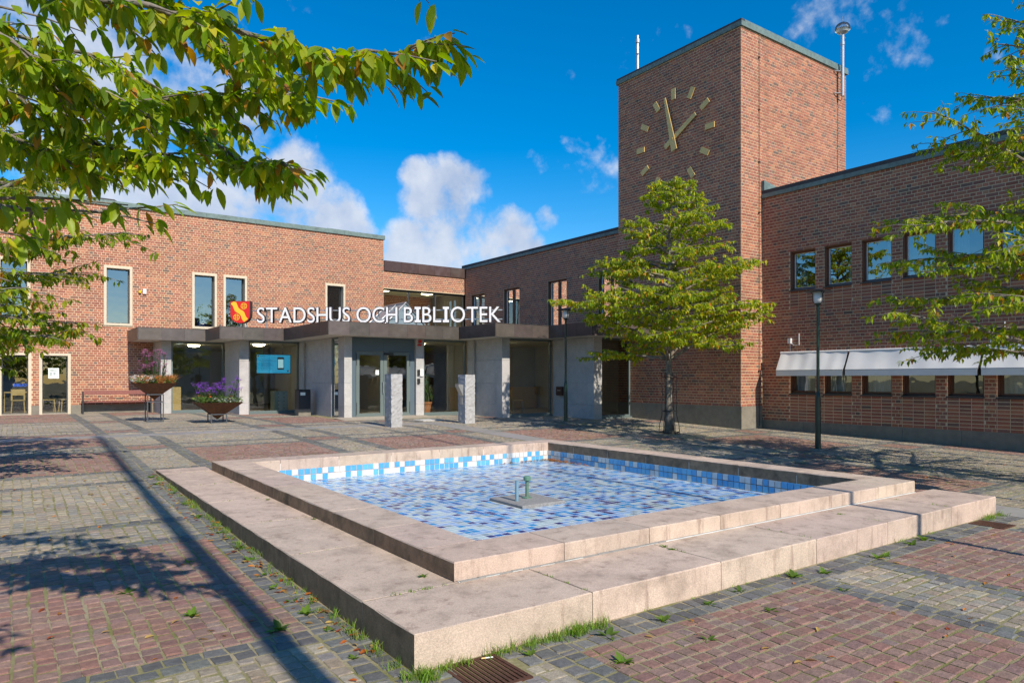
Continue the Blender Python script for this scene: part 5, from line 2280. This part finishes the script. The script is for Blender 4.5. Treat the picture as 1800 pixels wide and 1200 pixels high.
lamp(14.28, 8.54, 'dark green lamp post before the white awnings')
lamp(13.88, 16.61, 'dark green lamp post beside the entrance, left of the tower tree')
lamp(11.06, 0.6, 'dark green lamp post right of the basin, known by its shadow')
for x, y, r0, r1, top, lab in ((1.25, -1.6, 0.105, 0.075, 14.0, 'thick white flagpole whose shadow runs along the left of the basin'),
                               (7.70, -1.6, 0.05, 0.035, 15.0, 'slim white flagpole whose shadow crosses the basin')):
    fp = thing('flagpole', lab, 'flagpole', (x, y, zg(y)), 'flagpoles at the south side of the plaza')
    h = MB()
    h.tube([(x, y, zg(y) - 0.05), (x, y, top * 0.5), (x, y, top)], [r0, (r0 + r1) / 2, r1], 14)
    h.build('pole', M['white'], fp, smooth=True)
    h = MB()
    h.lathe((x, y, top), [(0.03, 0), (0.08, 0.04), (0.09, 0.09), (0.06, 0.15), (0.01, 0.18)], 12)
    h.build('finial', M['gold'], fp)
    h = MB()
    h.lathe((x, y, zg(y)), [(0.2, 0), (0.2, 0.03), (0.13, 0.05)], 16)
    h.build('base_collar', M['steel'], fp)

# bench
bx0, bx1, by = 2.02, 4.18, 29.02
bz = zg(by)
bn = thing('park_bench', 'long bench with red slats and black ends against the library wall', 'bench', ((bx0 + bx1) / 2, by, bz))
for x in (bx0, bx1):
    h = MB()
    h.box(x - 0.025, x + 0.025, by - 0.03, by + 0.01, bz, bz + 0.80)
    h.build('leg', M['black'], bn)
    h = MB()
    h.box(x - 0.025, x + 0.025, by + 0.35, by + 0.39, bz, bz + 0.42)
    h.box(x - 0.025, x + 0.025, by + 0.01, by + 0.35, bz + 0.37, bz + 0.40)
    h.build('leg', M['black'], bn)
for k in range(4):
    h = MB()
    h.box(bx0 + 0.03, bx1 - 0.03, by + 0.02 + k * 0.092, by + 0.10 + k * 0.092, bz + 0.405, bz + 0.44)
    h.build('seat_slat', M['bench_wood'], bn)
for k in range(2):
    h = MB()
    h.box(bx0 + 0.03, bx1 - 0.03, by - 0.06, by - 0.031, bz + 0.69 + k * 0.075, bz + 0.76 + k * 0.075)
    h.build('back_slat', M['bench_wood'], bn)
h = MB()
h.tube([(bx0, by - 0.01, bz + 0.66), (bx1, by - 0.01, bz + 0.46)], 0.008, 6)
h.tube([(bx0, by - 0.02, bz + 0.46), (bx1, by - 0.02, bz + 0.66)], 0.008, 6)
h.build('cross_brace', M['black'], bn)

# granite posts
def granite_post(x, y, w, dpt, hgt, label, seed):
    rnd = random.Random(seed)
    z = zg(y)
    o = thing('granite_post', label, 'stone post', (x, y, z), 'granite posts before the doors')
    h = MB()
    nz_, nw = 26, 6
    v, f = [], []
    loop = []
    for i in range(nw):
        loop.append((-0.5 + i / nw, -0.5))
    for i in range(nw):
        loop.append((0.5, -0.5 + i / nw))
    for i in range(nw):
        loop.append((0.5 - i / nw, 0.5))
    for i in range(nw):
        loop.append((-0.5, 0.5 - i / nw))
    n = len(loop)
    for k in range(nz_ + 1):
        for (a, b) in loop:
            j = 0.009 if k < nz_ else 0.003
            kk = 0.985 if k == nz_ else 1
            v.append((x + a * w * kk + rnd.uniform(-j, j), y + b * dpt * kk + rnd.uniform(-j, j), z - 0.02 + (hgt + 0.02) * k / nz_ - (0.006 if k == nz_ else 0)))
    for k in range(nz_):
        for i in range(n):
            f.append((k * n + i, k * n + (i + 1) % n, (k + 1) * n + (i + 1) % n, (k + 1) * n + i))
    f.append(tuple(range(nz_ * n, nz_ * n + n)))
    h.add(v, f)
    h.build('shaft', M['rough_granite'], o)
    return o


granite_post(8.53, 17.58, 0.33, 0.42, 1.45, 'rough grey granite post standing before the glass doors', 1)
gp = granite_post(10.98, 17.72, 0.34, 0.40, 1.44, 'rough grey granite post with a steel ashtray, right of the doors', 2)
h = MB()
h.prism([(0, 0), (-0.16, 0.30), (-0.16, 0.36), (0.0, 0.34)], (10.805, 17.62, zg(17.7) + 0.80), UX, UZ, UY * 0.2)
h.build('ashtray', M['steel'], gp)
h = MB()
h.box(10.79, 10.806, 17.66, 17.78, zg(17.7) + 0.56, zg(17.7) + 0.78)
h.build('plate', M['steel'], gp)

# waste bin
wb = thing('waste_bin', 'dark blue waste bin with grey foot beside the entrance wall', 'bin', (8.2, 24.0, zg(24)))
z = zg(24)
h = MB()
h.cbox(7.99, 8.41, 23.82, 24.22, z + 0.22, z + 0.88, 0.025)
h.build('body', M['blueblack'], wb)
h = MB()
h.box(7.985, 8.415, 23.815, 24.225, z, z + 0.218)
h.build('foot', M['plinth'], wb)
h = MB()
h.box(8.05, 8.22, 23.812, 23.819, z + 0.70, z + 0.80)
h.build('sticker', M['paper'], wb)
h = MB()
h.box(8.25, 8.38, 23.812, 23.819, z + 0.70, z + 0.80)
h.build('slot', M['black'], wb)
h = MB()
h.box(7.98, 8.42, 23.81, 24.23, z + 0.881, z + 0.90)
h.build('lid', M['black'], wb)


# planters: inverted pyramids of rusty steel on black stands
def planter(x, y, s, ztop, depth, label, seed, tall):
    rnd = random.Random(seed)
    z = zg(y)
    o = thing('planter', label, 'planter', (x, y, z), 'rusty planters with flowers')
    zt = z + ztop
    h = MB()
    a = s / 2
    h.add([(x - a, y - a, zt), (x + a, y - a, zt), (x + a, y + a, zt), (x - a, y + a, zt), (x, y, zt - depth),
           (x - a + .02, y - a + .02, zt), (x + a - .02, y - a + .02, zt), (x + a - .02, y + a - .02, zt), (x - a + .02, y + a - .02, zt), (x, y, zt - depth + 0.05)],
          [(1, 0, 4), (2, 1, 4), (3, 2, 4), (0, 3, 4), (5, 6, 9), (6, 7, 9), (7, 8, 9), (8, 5, 9), (0, 1, 6, 5), (1, 2, 7, 6), (2, 3, 8, 7), (3, 0, 5, 8)])
    h.build('bowl', M['corten'], o)
    h = MB()
    b = a - 0.05
    h.add([(x - b, y - b, zt - .03), (x + b, y - b, zt - .03), (x + b, y + b, zt - .03), (x - b, y + b, zt - .03)], [(0, 1, 2, 3)])
    h.build('soil', mat('potting_soil', (0.03, 0.02, 0.014), 0.95, namt=0.3, nscale=60), o)
    k = 0.21
    zs = zt - depth * (1 - k / a) - 0.01
    h = MB()
    for sx in (-1, 1):
        for sy in (-1, 1):
            h.box(x + sx * k - 0.015, x + sx * k + 0.015, y + sy * k - 0.015, y + sy * k + 0.015, z, zs)
    for zz in ([z, zs - 0.03] + ([z + 0.7 * (zs - z)] if tall else [])):
        for sgn_ in (-1, 1):
            h.box(x - k + 0.015, x + k - 0.015, y + sgn_ * k - 0.013, y + sgn_ * k + 0.013, zz, zz + 0.026)
            h.box(x + sgn_ * k - 0.013, x + sgn_ * k + 0.013, y - k + 0.015, y + k - 0.015, zz, zz + 0.026)
    h.build('stand', mat('grey_stand', (0.06, 0.07, 0.085), 0.5), o)

    def spot(lim):
        return x + rnd.uniform(-lim, lim), y + rnd.uniform(-lim, lim)
    # greenery
    h = MB()
    for _ in range(420):
        px, py = spot(a * 0.98)
        p = Vector((px, py, zt - 0.02 + rnd.uniform(0, 0.16)))
        h.col = jcol(rnd.choice([(0.10, 0.19, 0.03), (0.14, 0.24, 0.04), (0.07, 0.14, 0.02), (0.20, 0.26, 0.09)]), 0.2, rnd)
        d = rnd_dir(rnd, rnd.uniform(-0.3, 1.2))
        leaf_geo(h, p, d, Vector((rnd.uniform(-1, 1), rnd.uniform(-1, 1), 1)), rnd.uniform(0.07, 0.15), False)
    h.build('foliage', M['grass'], o, kind='stuff')
    # verbena
    st, fl_ = MB(), MB()
    n = 70 if tall else 62
    for _ in range(n):
        px, py = spot(a * 0.45)
        hh = rnd.uniform(0.35, 1.0) if tall else rnd.uniform(0.28, 0.58)
        if not tall:
            px, py = spot(a * 0.75)
            if px > x + a * 0.1 and rnd.random() < 0.25:
                hh += 0.18
        lean = Vector((px - x, py - y, 0)) * 0.35
        p0 = Vector((px, py, zt - 0.02))
        p1 = p0 + Vector((lean.x, lean.y, hh))
        st.col = jcol((0.05, 0.10, 0.02), 0.2, rnd)
        st.tube([p0, (p0 + p1) / 2 + Vector((0, 0, 0.03)), p1], 0.005, 3)
        for q in range(rnd.randint(2, 5)):
            pp = p0.lerp(p1, rnd.uniform(0.1, 0.75))
            leaf_geo(st, pp, rnd_dir(rnd, 0.5), UZ, rnd.uniform(0.06, 0.13), False)
        for q in range(rnd.randint(2, 4)):
            c = p1 + Vector((rnd.uniform(-.06, .06), rnd.uniform(-.06, .06), rnd.uniform(-.06, .04)))
            st.tube([p1 - UZ * 0.1, c], 0.003, 3)
            for w in range(12):
                fl_.col = jcol(rnd.choice([(0.34, 0.11, 0.60), (0.42, 0.16, 0.68), (0.27, 0.08, 0.50)] if not tall else [(0.50, 0.20, 0.36), (0.58, 0.28, 0.44), (0.42, 0.15, 0.30)]), 0.2, rnd)
                e = c + Vector((rnd.uniform(-1, 1), rnd.uniform(-1, 1), rnd.uniform(-0.5, 0.7))) * 0.036
                leaf_geo(fl_, e, rnd_dir(rnd, rnd.uniform(-.2, .8)), UZ, 0.040, False)
    st.build('stems', M['grass'], o, kind='stuff')
    fl_.build('verbena_flowers', M['petal'], o, kind='stuff')
    # small orange and pink blooms
    h = MB()
    for _ in range(16):
        px, py = spot(a * 0.95)
        h.col = jcol(rnd.choice([(0.75, 0.16, 0.03), (0.8, 0.25, 0.03), (0.7, 0.18, 0.15)]), 0.12, rnd)
        c = Vector((px, py, zt + rnd.uniform(0.08, 0.22)))
        for w in range(9):
            leaf_geo(h, c, rnd_dir(rnd, rnd.uniform(0, 0.7)), UZ, 0.06, False)
    h.build('orange_flowers', M['petal'], o, kind='stuff')
    if tall:
        h = MB()
        for cx, cy in ((-0.3, -0.35), (0.1, -0.42), (0.42, -0.3), (0.28, 0.1), (-0.45, 0.1), (0.48, 0.25)):
            for _ in range(110):
                h.col = jcol((0.52, 0.26, 0.10), 0.25, rnd)
                p = Vector((x + cx + rnd.uniform(-.07, .07), y + cy + rnd.uniform(-.07, .07), zt - 0.02))
                d = rnd_dir(rnd, rnd.uniform(1.0, 2.5))
                L = rnd.uniform(0.22, 0.40)
                sdv = d.cross(UZ).normalized() * 0.006
                m_ = p + d * L * 0.6
                e = p + d * L * 0.95 + Vector((d.x, d.y, -0.3)) * 0.10
                h.add([tuple(p - sdv), tuple(p + sdv), tuple(m_ + sdv), tuple(m_ - sdv), tuple(e)], [(0, 1, 2, 3), (3, 2, 4)])
        h.build('tawny_grass', M['grass'], o, kind='stuff')
        h = MB()
        for _ in range(420):
            px, py = x - a * 0.95 + rnd.uniform(-0.12, 0.48), y + rnd.uniform(-a * 1.08, a * 0.2)
            h.col = jcol((0.78, 0.78, 0.72), 0.08, rnd)
            c = Vector((px, py, zt + 0.08 + rnd.uniform(-0.06, 0.14)))
            leaf_geo(h, c, rnd_dir(rnd, rnd.uniform(0, 1)), UZ, 0.06, False)
        h.build('white_flowers', M['petal'], o, kind='stuff')
    else:
        h = MB()
        for _ in range(90):
            px, py = x + rnd.uniform(-0.25, 0.4), y - a * 0.9 + rnd.uniform(-0.08, 0.25)
            h.col = jcol((0.45, 0.50, 0.45), 0.1, rnd)
            leaf_geo(h, Vector((px, py, zt + rnd.uniform(0.0, 0.13))), rnd_dir(rnd, rnd.uniform(0, 1)), UZ, 0.09, False)
        h.build('silver_foliage', M['grass'], o, kind='stuff')
    return o


planter(3.42, 23.1, 1.12, 1.15, 0.50, 'tall rusty pyramid planter with white flowers and lilac verbena', 5, True)
planter(4.85, 21.6, 1.18, 0.60, 0.50, 'low rusty pyramid planter with purple verbena', 6, False)


# drain grates
def grate(x0, x1, y0, y1, label, bars_along):
    z = zg((y0 + y1) / 2)
    o = thing('drain_grate', label, 'drain', ((x0 + x1) / 2, (y0 + y1) / 2, z), 'drain grates by the basin')
    h = MB()
    f_ = 0.022
    h.box(x0, x1, y0, y0 + f_, z - 0.03, z + 0.004)
    h.box(x0, x1, y1 - f_, y1, z - 0.03, z + 0.004)
    h.box(x0, x0 + f_, y0 + f_, y1 - f_, z - 0.03, z + 0.004)
    h.box(x1 - f_, x1, y0 + f_, y1 - f_, z - 0.03, z + 0.004)
    h.build('frame', M['rust'], o)
    h = MB()
    h.box(x0 + 0.001, x1 - 0.001, y0 + 0.001, y1 - 0.001, z - 0.05, z - 0.017 + 0.003)
    h.build('pit', M['black'], o)
    n = 10
    for k in range(n):
        h = MB()
        t = x0 + f_ + (x1 - x0 - 2 * f_) * (k + 0.5) / n
        h.box(t - 0.0095, t + 0.0095, y0 + f_, y1 - f_, z - 0.013, z + 0.003)
        h.build('bar', M['rust'], o)
    return o


grate(1.99, 2.35, 3.09, 3.49, 'rusty drain grate at the near corner of the stone step', True)
grate(8.87, 9.19, 3.12, 3.48, 'rusty drain grate at the far right end of the stone step', True)
h = MB()
cz = zg(3.35) + 0.012
h.tube([(2.26, 3.44, cz), (2.305, 3.425, cz)], 0.004, 8)
cg = h.build('cigarette_end', M['white'])
tag(cg, 'white cigarette end lying on the near drain grate', 'cigarette')
h = MB()
h.tube([(2.238, 3.447, cz), (2.259, 3.4403, cz)], 0.0042, 8)
h.build('filter', M['gold'], cg)

# ------------------------------------------------------------------ things behind the glass
def chair(x, y, rz, label, metal=False, z=-1.22):
    o = thing('wooden_chair', label, 'chair', (x, y, z), 'chairs behind the glass')
    c_, s_ = math.cos(rz), math.sin(rz)

    def T(p):
        return (x + p[0] * c_ - p[1] * s_, y + p[0] * s_ + p[1] * c_, z + p[2])
    h = MB()
    h.tube([T((-0.2, -0.2, 0.44)), T((-0.2, 0.2, 0.44))], 0.001, 3)
    h = MB()
    h.obox(T((-0.21, -0.2, 0.43)), Vector((c_, s_, 0)) * 0.42, Vector((-s_, c_, 0)) * 0.42, UZ * 0.025)
    h.build('seat', M['birch'], o)
    h = MB()
    h.obox(T((-0.21, 0.2, 0.62)), Vector((c_, s_, 0)) * 0.42, Vector((-s_ * 0.03, c_ * 0.03, 0)) + UZ * 0.0, UZ * 0.22)
    h.obox(T((-0.21, 0.2, 0.45)), Vector((c_, s_, 0)) * 0.05, Vector((-s_, c_, 0)) * 0.03, UZ * 0.17)
    h.obox(T((0.16, 0.2, 0.45)), Vector((c_, s_, 0)) * 0.05, Vector((-s_, c_, 0)) * 0.03, UZ * 0.17)
    h.build('backrest', M['birch'], o)
    for a in (-1, 1):
        for b in (-1, 1):
            h = MB()
            h.tube([T((a * 0.17, b * 0.17, 0.43)), T((a * 0.2, b * 0.2, 0.0))], 0.011 if metal else 0.02, 6)
            h.build('leg', M['steel'] if metal else M['birch'], o)
    return o


chair(0.15, 30.6, R(180), 'birch chair seen from behind in the far left window')
chair(1.05, 30.8, R(95), 'left birch chair behind the window with the notice')
chair(1.62, 30.9, R(-80), 'right birch chair behind the window with the notice')
tb = thing('reading_table', 'birch table top behind the far left window', 'table', (0.3, 31.3, -1.22))
h = MB()
h.box(-0.3, 0.9, 31.0, 31.6, -0.52, -0.48)
h.build('table_top', M['birch'], tb)
for x in (-0.25, 0.85):
    for y in (31.05, 31.55):
        h = MB()
        h.tube([(x, y, -0.52), (x, y, -1.22)], 0.02, 6)
        h.build('leg', M['birch'], tb)
chair(14.95, 20.6, R(60), 'birch shell chair on steel legs behind the glass right of the doors', True, -1.24)
tb = thing('cafe_table', 'light wooden table edge behind the glass right of the doors', 'table', (13.9, 21.0, -1.24))
h = MB()
h.box(13.6, 14.3, 20.6, 21.3, -0.52, -0.49)
h.build('table_top', M['birch'], tb)
h = MB()
h.tube([(13.95, 20.95, -0.52), (13.95, 20.95, -1.24)], 0.03, 8)
h.lathe((13.95, 20.95, -1.24), [(0.22, 0), (0.22, 0.015), (0.03, 0.03)], 14)
h.build('pedestal', M['steel'], tb)
for x0, x1, y0, y1, hh, lab in ((4.75, 5.12, 28.5, 28.75, 0.92, 'pale wooden box inside the leftmost entrance window'), (6.90, 7.02, 26.3, 26.6, 0.92, 'pale wooden panel inside the window with the blue screen')):
    h = MB()
    h.box(x0, x1, y0, y1, -1.24, -1.24 + hh)
    h.box(x0 + 0.02, x1 + 0.15, y0 - 0.1, y1, -1.24, -1.19)
    tag(h.build('display_box', M['birch']), lab, 'box', 'boxes inside the entrance')
cab = thing('recycling_cabinet', 'pale grey cabinet with dotted front inside the screen window', 'cabinet', (8.2, 26.6, -1.24))
h = MB()
h.box(7.95, 8.45, 26.4, 26.9, -1.24, -0.48)
h.build('body', M['alu'] if False else mat('pale_cabinet', (0.33, 0.42, 0.40), 0.5), cab)
h = MB()
for k in range(5):
    for xx in (8.1, 8.3):
        h.tube([(xx, 26.398, -1.12 + k * 0.14), (xx, 26.392, -1.12 + k * 0.14)], 0.018, 8)
h.build('holes', M['black'], cab)
scr = thing('information_screen', 'bright blue information screen hanging inside the entrance window', 'screen', (7.86, 26.2, 0.2))
h = MB()
h.box(7.23, 8.49, 26.2, 26.25, 0.18, 0.89)
h.build('casing', M['black'], scr)
h = MB()
h.box(7.25, 8.47, 26.192, 26.199, 0.20, 0.87)
h.build('display', M['screen'], scr)
h = MB()
for z, x0, x1 in ((0.69, 7.45, 7.8), (0.645, 7.35, 7.95), (0.58, 7.4, 7.8), (0.545, 7.4, 7.75), (0.51, 7.4, 7.8), (0.475, 7.4, 7.86), (0.44, 7.4, 7.7), (0.37, 7.4, 7.78), (0.82, 7.36, 7.55)):
    h.box(x0, x1, 26.187, 26.1915, z - 0.008, z + 0.008)
h.build('lines_of_text', M['screen_text'], scr)
h = MB()
h.box(7.99, 8.23, 26.185, 26.1915, 0.33, 0.79)
ph = h.build('phone_picture', M['black'], scr)
h = MB()
h.box(8.01, 8.21, 26.181, 26.1845, 0.39, 0.71)
h.build('phone_display', M['screen_white'], ph)
h = MB()
h.tube([(8.38, 26.187, 0.28), (8.38, 26.1915, 0.28)], 0.035, 14)
h.tube([(7.30, 26.187, 0.82), (7.30, 26.1915, 0.82)], 0.028, 10)
h.build('emblem', M['red'], scr)
h = MB()
h.tube([(7.5, 26.22, 0.89), (7.5, 26.22, 1.3)], 0.012, 6)
h.tube([(8.2, 26.22, 0.89), (8.2, 26.22, 1.3)], 0.012, 6)
h.build('hanger', M['black'], scr)


def pot_plant(x, y, z, r, hh, label, m_, seed, ph):
    rnd = random.Random(seed)
    o = thing('potted_plant', label, 'plant', (x, y, z), 'potted plants behind glass')
    h = MB()
    h.lathe((x, y, z), [(r * 0.7, 0), (r * 0.92, hh * 0.8), (r * 1.02, hh * 0.82), (r * 1.04, hh), (r * 0.9, hh), (r * 0.85, hh * 0.9)], 20)
    h.build('pot', m_, o, smooth=False)
    h = MB()
    lf = MB()
    for k in range(5 if ph > 0.7 else 3):
        px, py = x + rnd.uniform(-.5, .5) * r, y + rnd.uniform(-.5, .5) * r
        zt = z + hh + ph * rnd.uniform(0.45, 0.8)
        h.tube([(px, py, z + hh * 0.85), (px + rnd.uniform(-.03, .03), py, (z + hh + zt) / 2), (px + rnd.uniform(-.08, .08), py + rnd.uniform(-.05, .05), zt)], 0.014, 6)
        for q in range(55):
            lf.col = jcol((0.07, 0.14, 0.035), 0.3, rnd)
            p = Vector((px, py, z + hh + (zt - z - hh) * rnd.uniform(0.15, 1.02)))
            d = rnd_dir(rnd, rnd.uniform(-0.9, 0.9))
            L = rnd.uniform(0.2, 0.36)
            s_ = d.cross(UZ).normalized() * 0.012
            m2 = p + d * L * 0.55
            e = p + d * L * 0.85 - UZ * L * 0.35
            lf.add([tuple(p), tuple(m2 + s_), tuple(e), tuple(m2 - s_)], [(0, 1, 2, 3)])
    h.build('stem', M['bark'], o)
    lf.build('leaves', M['grass'], o)
    return o


pot_plant(11.93, 22.0, -1.24, 0.22, 0.42, 'tall slender plant in a terracotta pot right of the doors', M['terracotta'], 3, 1.2)
pot_plant(6.12, 29.95, 2.04, 0.2, 0.3, 'plant in a blue pot on an upper library window sill', M['bluepot'], 4, 0.75)

# ------------------------------------------------------------------ weeds, grass and fallen leaves
gr = random.Random(12)
h = MB()


def blade(x, y, z, L, col, lean=0.5):
    d = rnd_dir(gr, 0)
    d = Vector((d.x * lean * gr.random(), d.y * lean * gr.random(), 1)).normalized()
    s_ = d.cross(rnd_dir(gr, 0.2)).normalized() * gr.uniform(0.0016, 0.003)
    p = Vector((x, y, z))
    m_ = p + d * L * 0.55
    e = p + d * L * 0.9 + Vector((d.x, d.y, 0)) * L * 0.5
    h.col = jcol(col, 0.25, gr)
    h.add([tuple(p - s_), tuple(p + s_), tuple(m_ + s_ * 0.8), tuple(m_ - s_ * 0.8), tuple(e)], [(0, 1, 2, 3), (3, 2, 4)])


GC = [(0.14, 0.27, 0.025), (0.19, 0.32, 0.035), (0.11, 0.20, 0.025), (0.24, 0.29, 0.06)]


def tuft(x, y, n, L, spread, z=None):
    for _ in range(n):
        px, py = x + gr.gauss(0, spread), y + gr.gauss(0, spread)
        blade(px, py, (zg(py) - 0.015) if z is None else z, L * gr.uniform(0.4, 1.2), gr.choice(GC))


# along the foot of the step: dense at the near corner and before the front slabs
for _ in range(110):
    t = gr.random()
    tuft(1.80 - gr.random() * 0.05, 3.45 + 8.3 * t ** 1.1, gr.randint(8, 22), gr.uniform(0.04, 0.10), 0.024)
for _ in range(26):
    tuft(1.85 + gr.random() * 1.25, 3.475 - gr.random() * 0.03, gr.randint(14, 34), gr.uniform(0.05, 0.10), 0.022)
for _ in range(18):
    tuft(gr.gauss(2.95, 0.16), 3.46 - gr.random() * 0.05, gr.randint(16, 34), gr.uniform(0.06, 0.12), 0.024)
for _ in range(14):
    tuft(1.79 + gr.random() * 0.10, 3.47 - gr.random() * 0.1, gr.randint(14, 30), gr.uniform(0.05, 0.11), 0.025)
for _ in range(22):
    tuft(3.2 + gr.random() * 6.4, 3.48, gr.randint(4, 14), gr.uniform(0.03, 0.07), 0.02)
for _ in range(16):
    tuft(gr.uniform(9.2, 9.8), 3.46 + gr.uniform(-0.05, 0.02), gr.randint(12, 26), gr.uniform(0.05, 0.10), 0.03)
# in slab joints
for yv in (5.68, 7.15, 8.62, 10.12, 11.62):
    for _ in range(7):
        tuft(1.9 + gr.random() * 0.6, yv, gr.randint(2, 7), 0.018, 0.012, Z1 - 0.004)
for xv in (3.17, 4.52, 5.85, 7.12, 8.54):
    for _ in range(6):
        tuft(xv, 3.56 + gr.random() * 0.62, gr.randint(3, 9), 0.022, 0.012, Z1 - 0.004)
for _ in range(12):
    tuft(2.0 + gr.random() * 0.55, 4.235, gr.randint(3, 9), 0.025, 0.012, Z1 - 0.004)
# sparse in the joints of the setts, thick under the trees
for _ in range(1600):
    x, y = gr.uniform(-0.5, 10), gr.uniform(1.0, 14)
    if solid(x, y) or (1.7 < x < 9.8 and 3.4 < y < 12.3):
        continue
    tuft(x, y, gr.randint(2, 6), 0.016, 0.016)
for _ in range(3200):
    x, y = gr.gauss(13.8, 2.2), gr.uniform(3.5, 16.5)
    if solid(x, y) or x < 10.5:
        continue
    if noise.noise(Vector((x * 0.8, y * 0.8, 3))) < -0.05 and gr.random() < 0.85:
        continue
    tuft(x, y, gr.randint(5, 14), gr.uniform(0.02, 0.05), 0.055)
for _ in range(240):
    x, y = gr.uniform(-0.5, 8.3), gr.uniform(20.5, 29.4)
    if solid(x, y):
        continue
    tuft(x, y, gr.randint(4, 10), gr.uniform(0.02, 0.05), 0.04)
h.build('grass', M['grass'], kind='stuff')
bpy.data.objects['grass']['label'] = 'green grass growing along the stone step and in the paving joints'
bpy.data.objects['grass']['category'] = 'grass'

# leafy weeds
wm = []
for k in range(4):
    b = MB()
    for i in range(9):
        b.col = jcol(gr.choice([(0.11, 0.20, 0.02), (0.15, 0.24, 0.03), (0.09, 0.16, 0.02)]), 0.2, gr)
        a = i * 0.7 + gr.uniform(-0.3, 0.3)
        leaf_geo(b, Vector((0, 0, 0.0)), Vector((math.cos(a), math.sin(a), gr.uniform(0.15, 1.1))).normalized(), UZ, gr.uniform(0.05, 0.10), True)
    wm.append(b.mesh('weed', M['grass'], (0, 0, 0), True))
ws = []
for px in (2.52, 3.12, 3.62, 4.15, 4.6, 5.3, 5.62, 6.62, 6.5, 7.3, 7.6):
    ws.append((px, 3.40 - gr.random() * 0.12))
for yv in (3.9, 4.4, 4.8, 5.1, 5.5, 5.9, 6.4, 6.9, 7.6, 8.5, 9.3, 10.2, 11.0, 11.7):
    ws.append((1.74 - gr.random() * 0.12, yv))
ws += [(2.9, 2.95), (3.6, 2.9), (1.0, 5.2), (0.7, 6.0), (1.25, 6.6), (1.42, 4.6), (5.3, 2.95), (4.4, 3.0)]
for (x, y) in ws:
    o = place('weed', gr.choice(wm), (x, y, zg(y) - 0.012), rot=(0, 0, gr.uniform(0, 6)), scale=[gr.uniform(0.6, 1.3)] * 3)
    if x < 1.8 and x > 1.55:
        tag(o, 'small weed among fallen leaves along the left side of the stone step', 'weed', 'weeds left of the stone step')
    elif y > 3.2 and x > 1.8:
        tag(o, 'small weed in the dark setts at the sunny front of the stone step', 'weed', 'weeds before the stone step')
    elif x < 1.8:
        tag(o, 'small lone weed in the pink setts at the lower left', 'weed', 'weeds in the left paving')
    else:
        tag(o, 'small lone weed in the pink setts at the lower right', 'weed', 'weeds in the right paving')
for (x, y) in ((2.42, 4.5), (2.5, 6.98), (2.45, 8.4), (4.52, 4.1), (4.5, 4.0)):
    o = place('weed', gr.choice(wm), (min(x, 2.5) if y > 4.2 else x, y, Z1 - 0.002), rot=(0, 0, gr.uniform(0, 6)), scale=[gr.uniform(0.4, 0.6)] * 3)
    tag(o, 'small green weed rooted in a joint on top of the stone step', 'weed', 'weeds on the stone step')

# fallen leaves
h = MB()


def fallen(x, y, z):
    h.col = jcol(gr.choice([(0.40, 0.11, 0.02), (0.48, 0.20, 0.04), (0.30, 0.07, 0.02), (0.45, 0.30, 0.10), (0.28, 0.17, 0.06)]), 0.2, gr)
    leaf_geo(h, Vector((x, y, z + gr.uniform(0.003, 0.012))), rnd_dir(gr, gr.uniform(-0.05, 0.2)), Vector((gr.uniform(-.4, .4), gr.uniform(-.4, .4), 1)), gr.uniform(0.035, 0.075), True)


for _ in range(170):
    yv = 3.9 + 8.2 * gr.random()
    fallen(1.80 - abs(gr.gauss(0, 0.10)), yv, zg(yv))
for _ in range(70):
    x, y = gr.uniform(-0.3, 1.8), gr.uniform(3.4, 12)
    fallen(x, y, zg(y))
for _ in range(40):
    x, y = gr.uniform(2.5, 9), gr.uniform(1.8, 3.45)
    fallen(x, y, zg(y))
for _ in range(120):
    x, y = gr.uniform(10.5, 16), gr.uniform(5, 16)
    fallen(x, y, zg(y))
for _ in range(150):
    k = abs(gr.gauss(0, 0.55))
    fallen(8.83 - abs(gr.gauss(0, 0.05)), 11.1 - k, ZF + 0.004 + gr.random() * 0.03)
for _ in range(50):
    fallen(8.83 - abs(gr.gauss(0, 0.45)), 11.12 - abs(gr.gauss(0, 0.03)), ZF + 0.004 + gr.random() * 0.02)
o = h.build('fallen_leaves', M['grass'], kind='stuff')
o['label'] = 'orange and brown fallen leaves lying along the step and in the basin corner'
o['category'] = 'leaves'
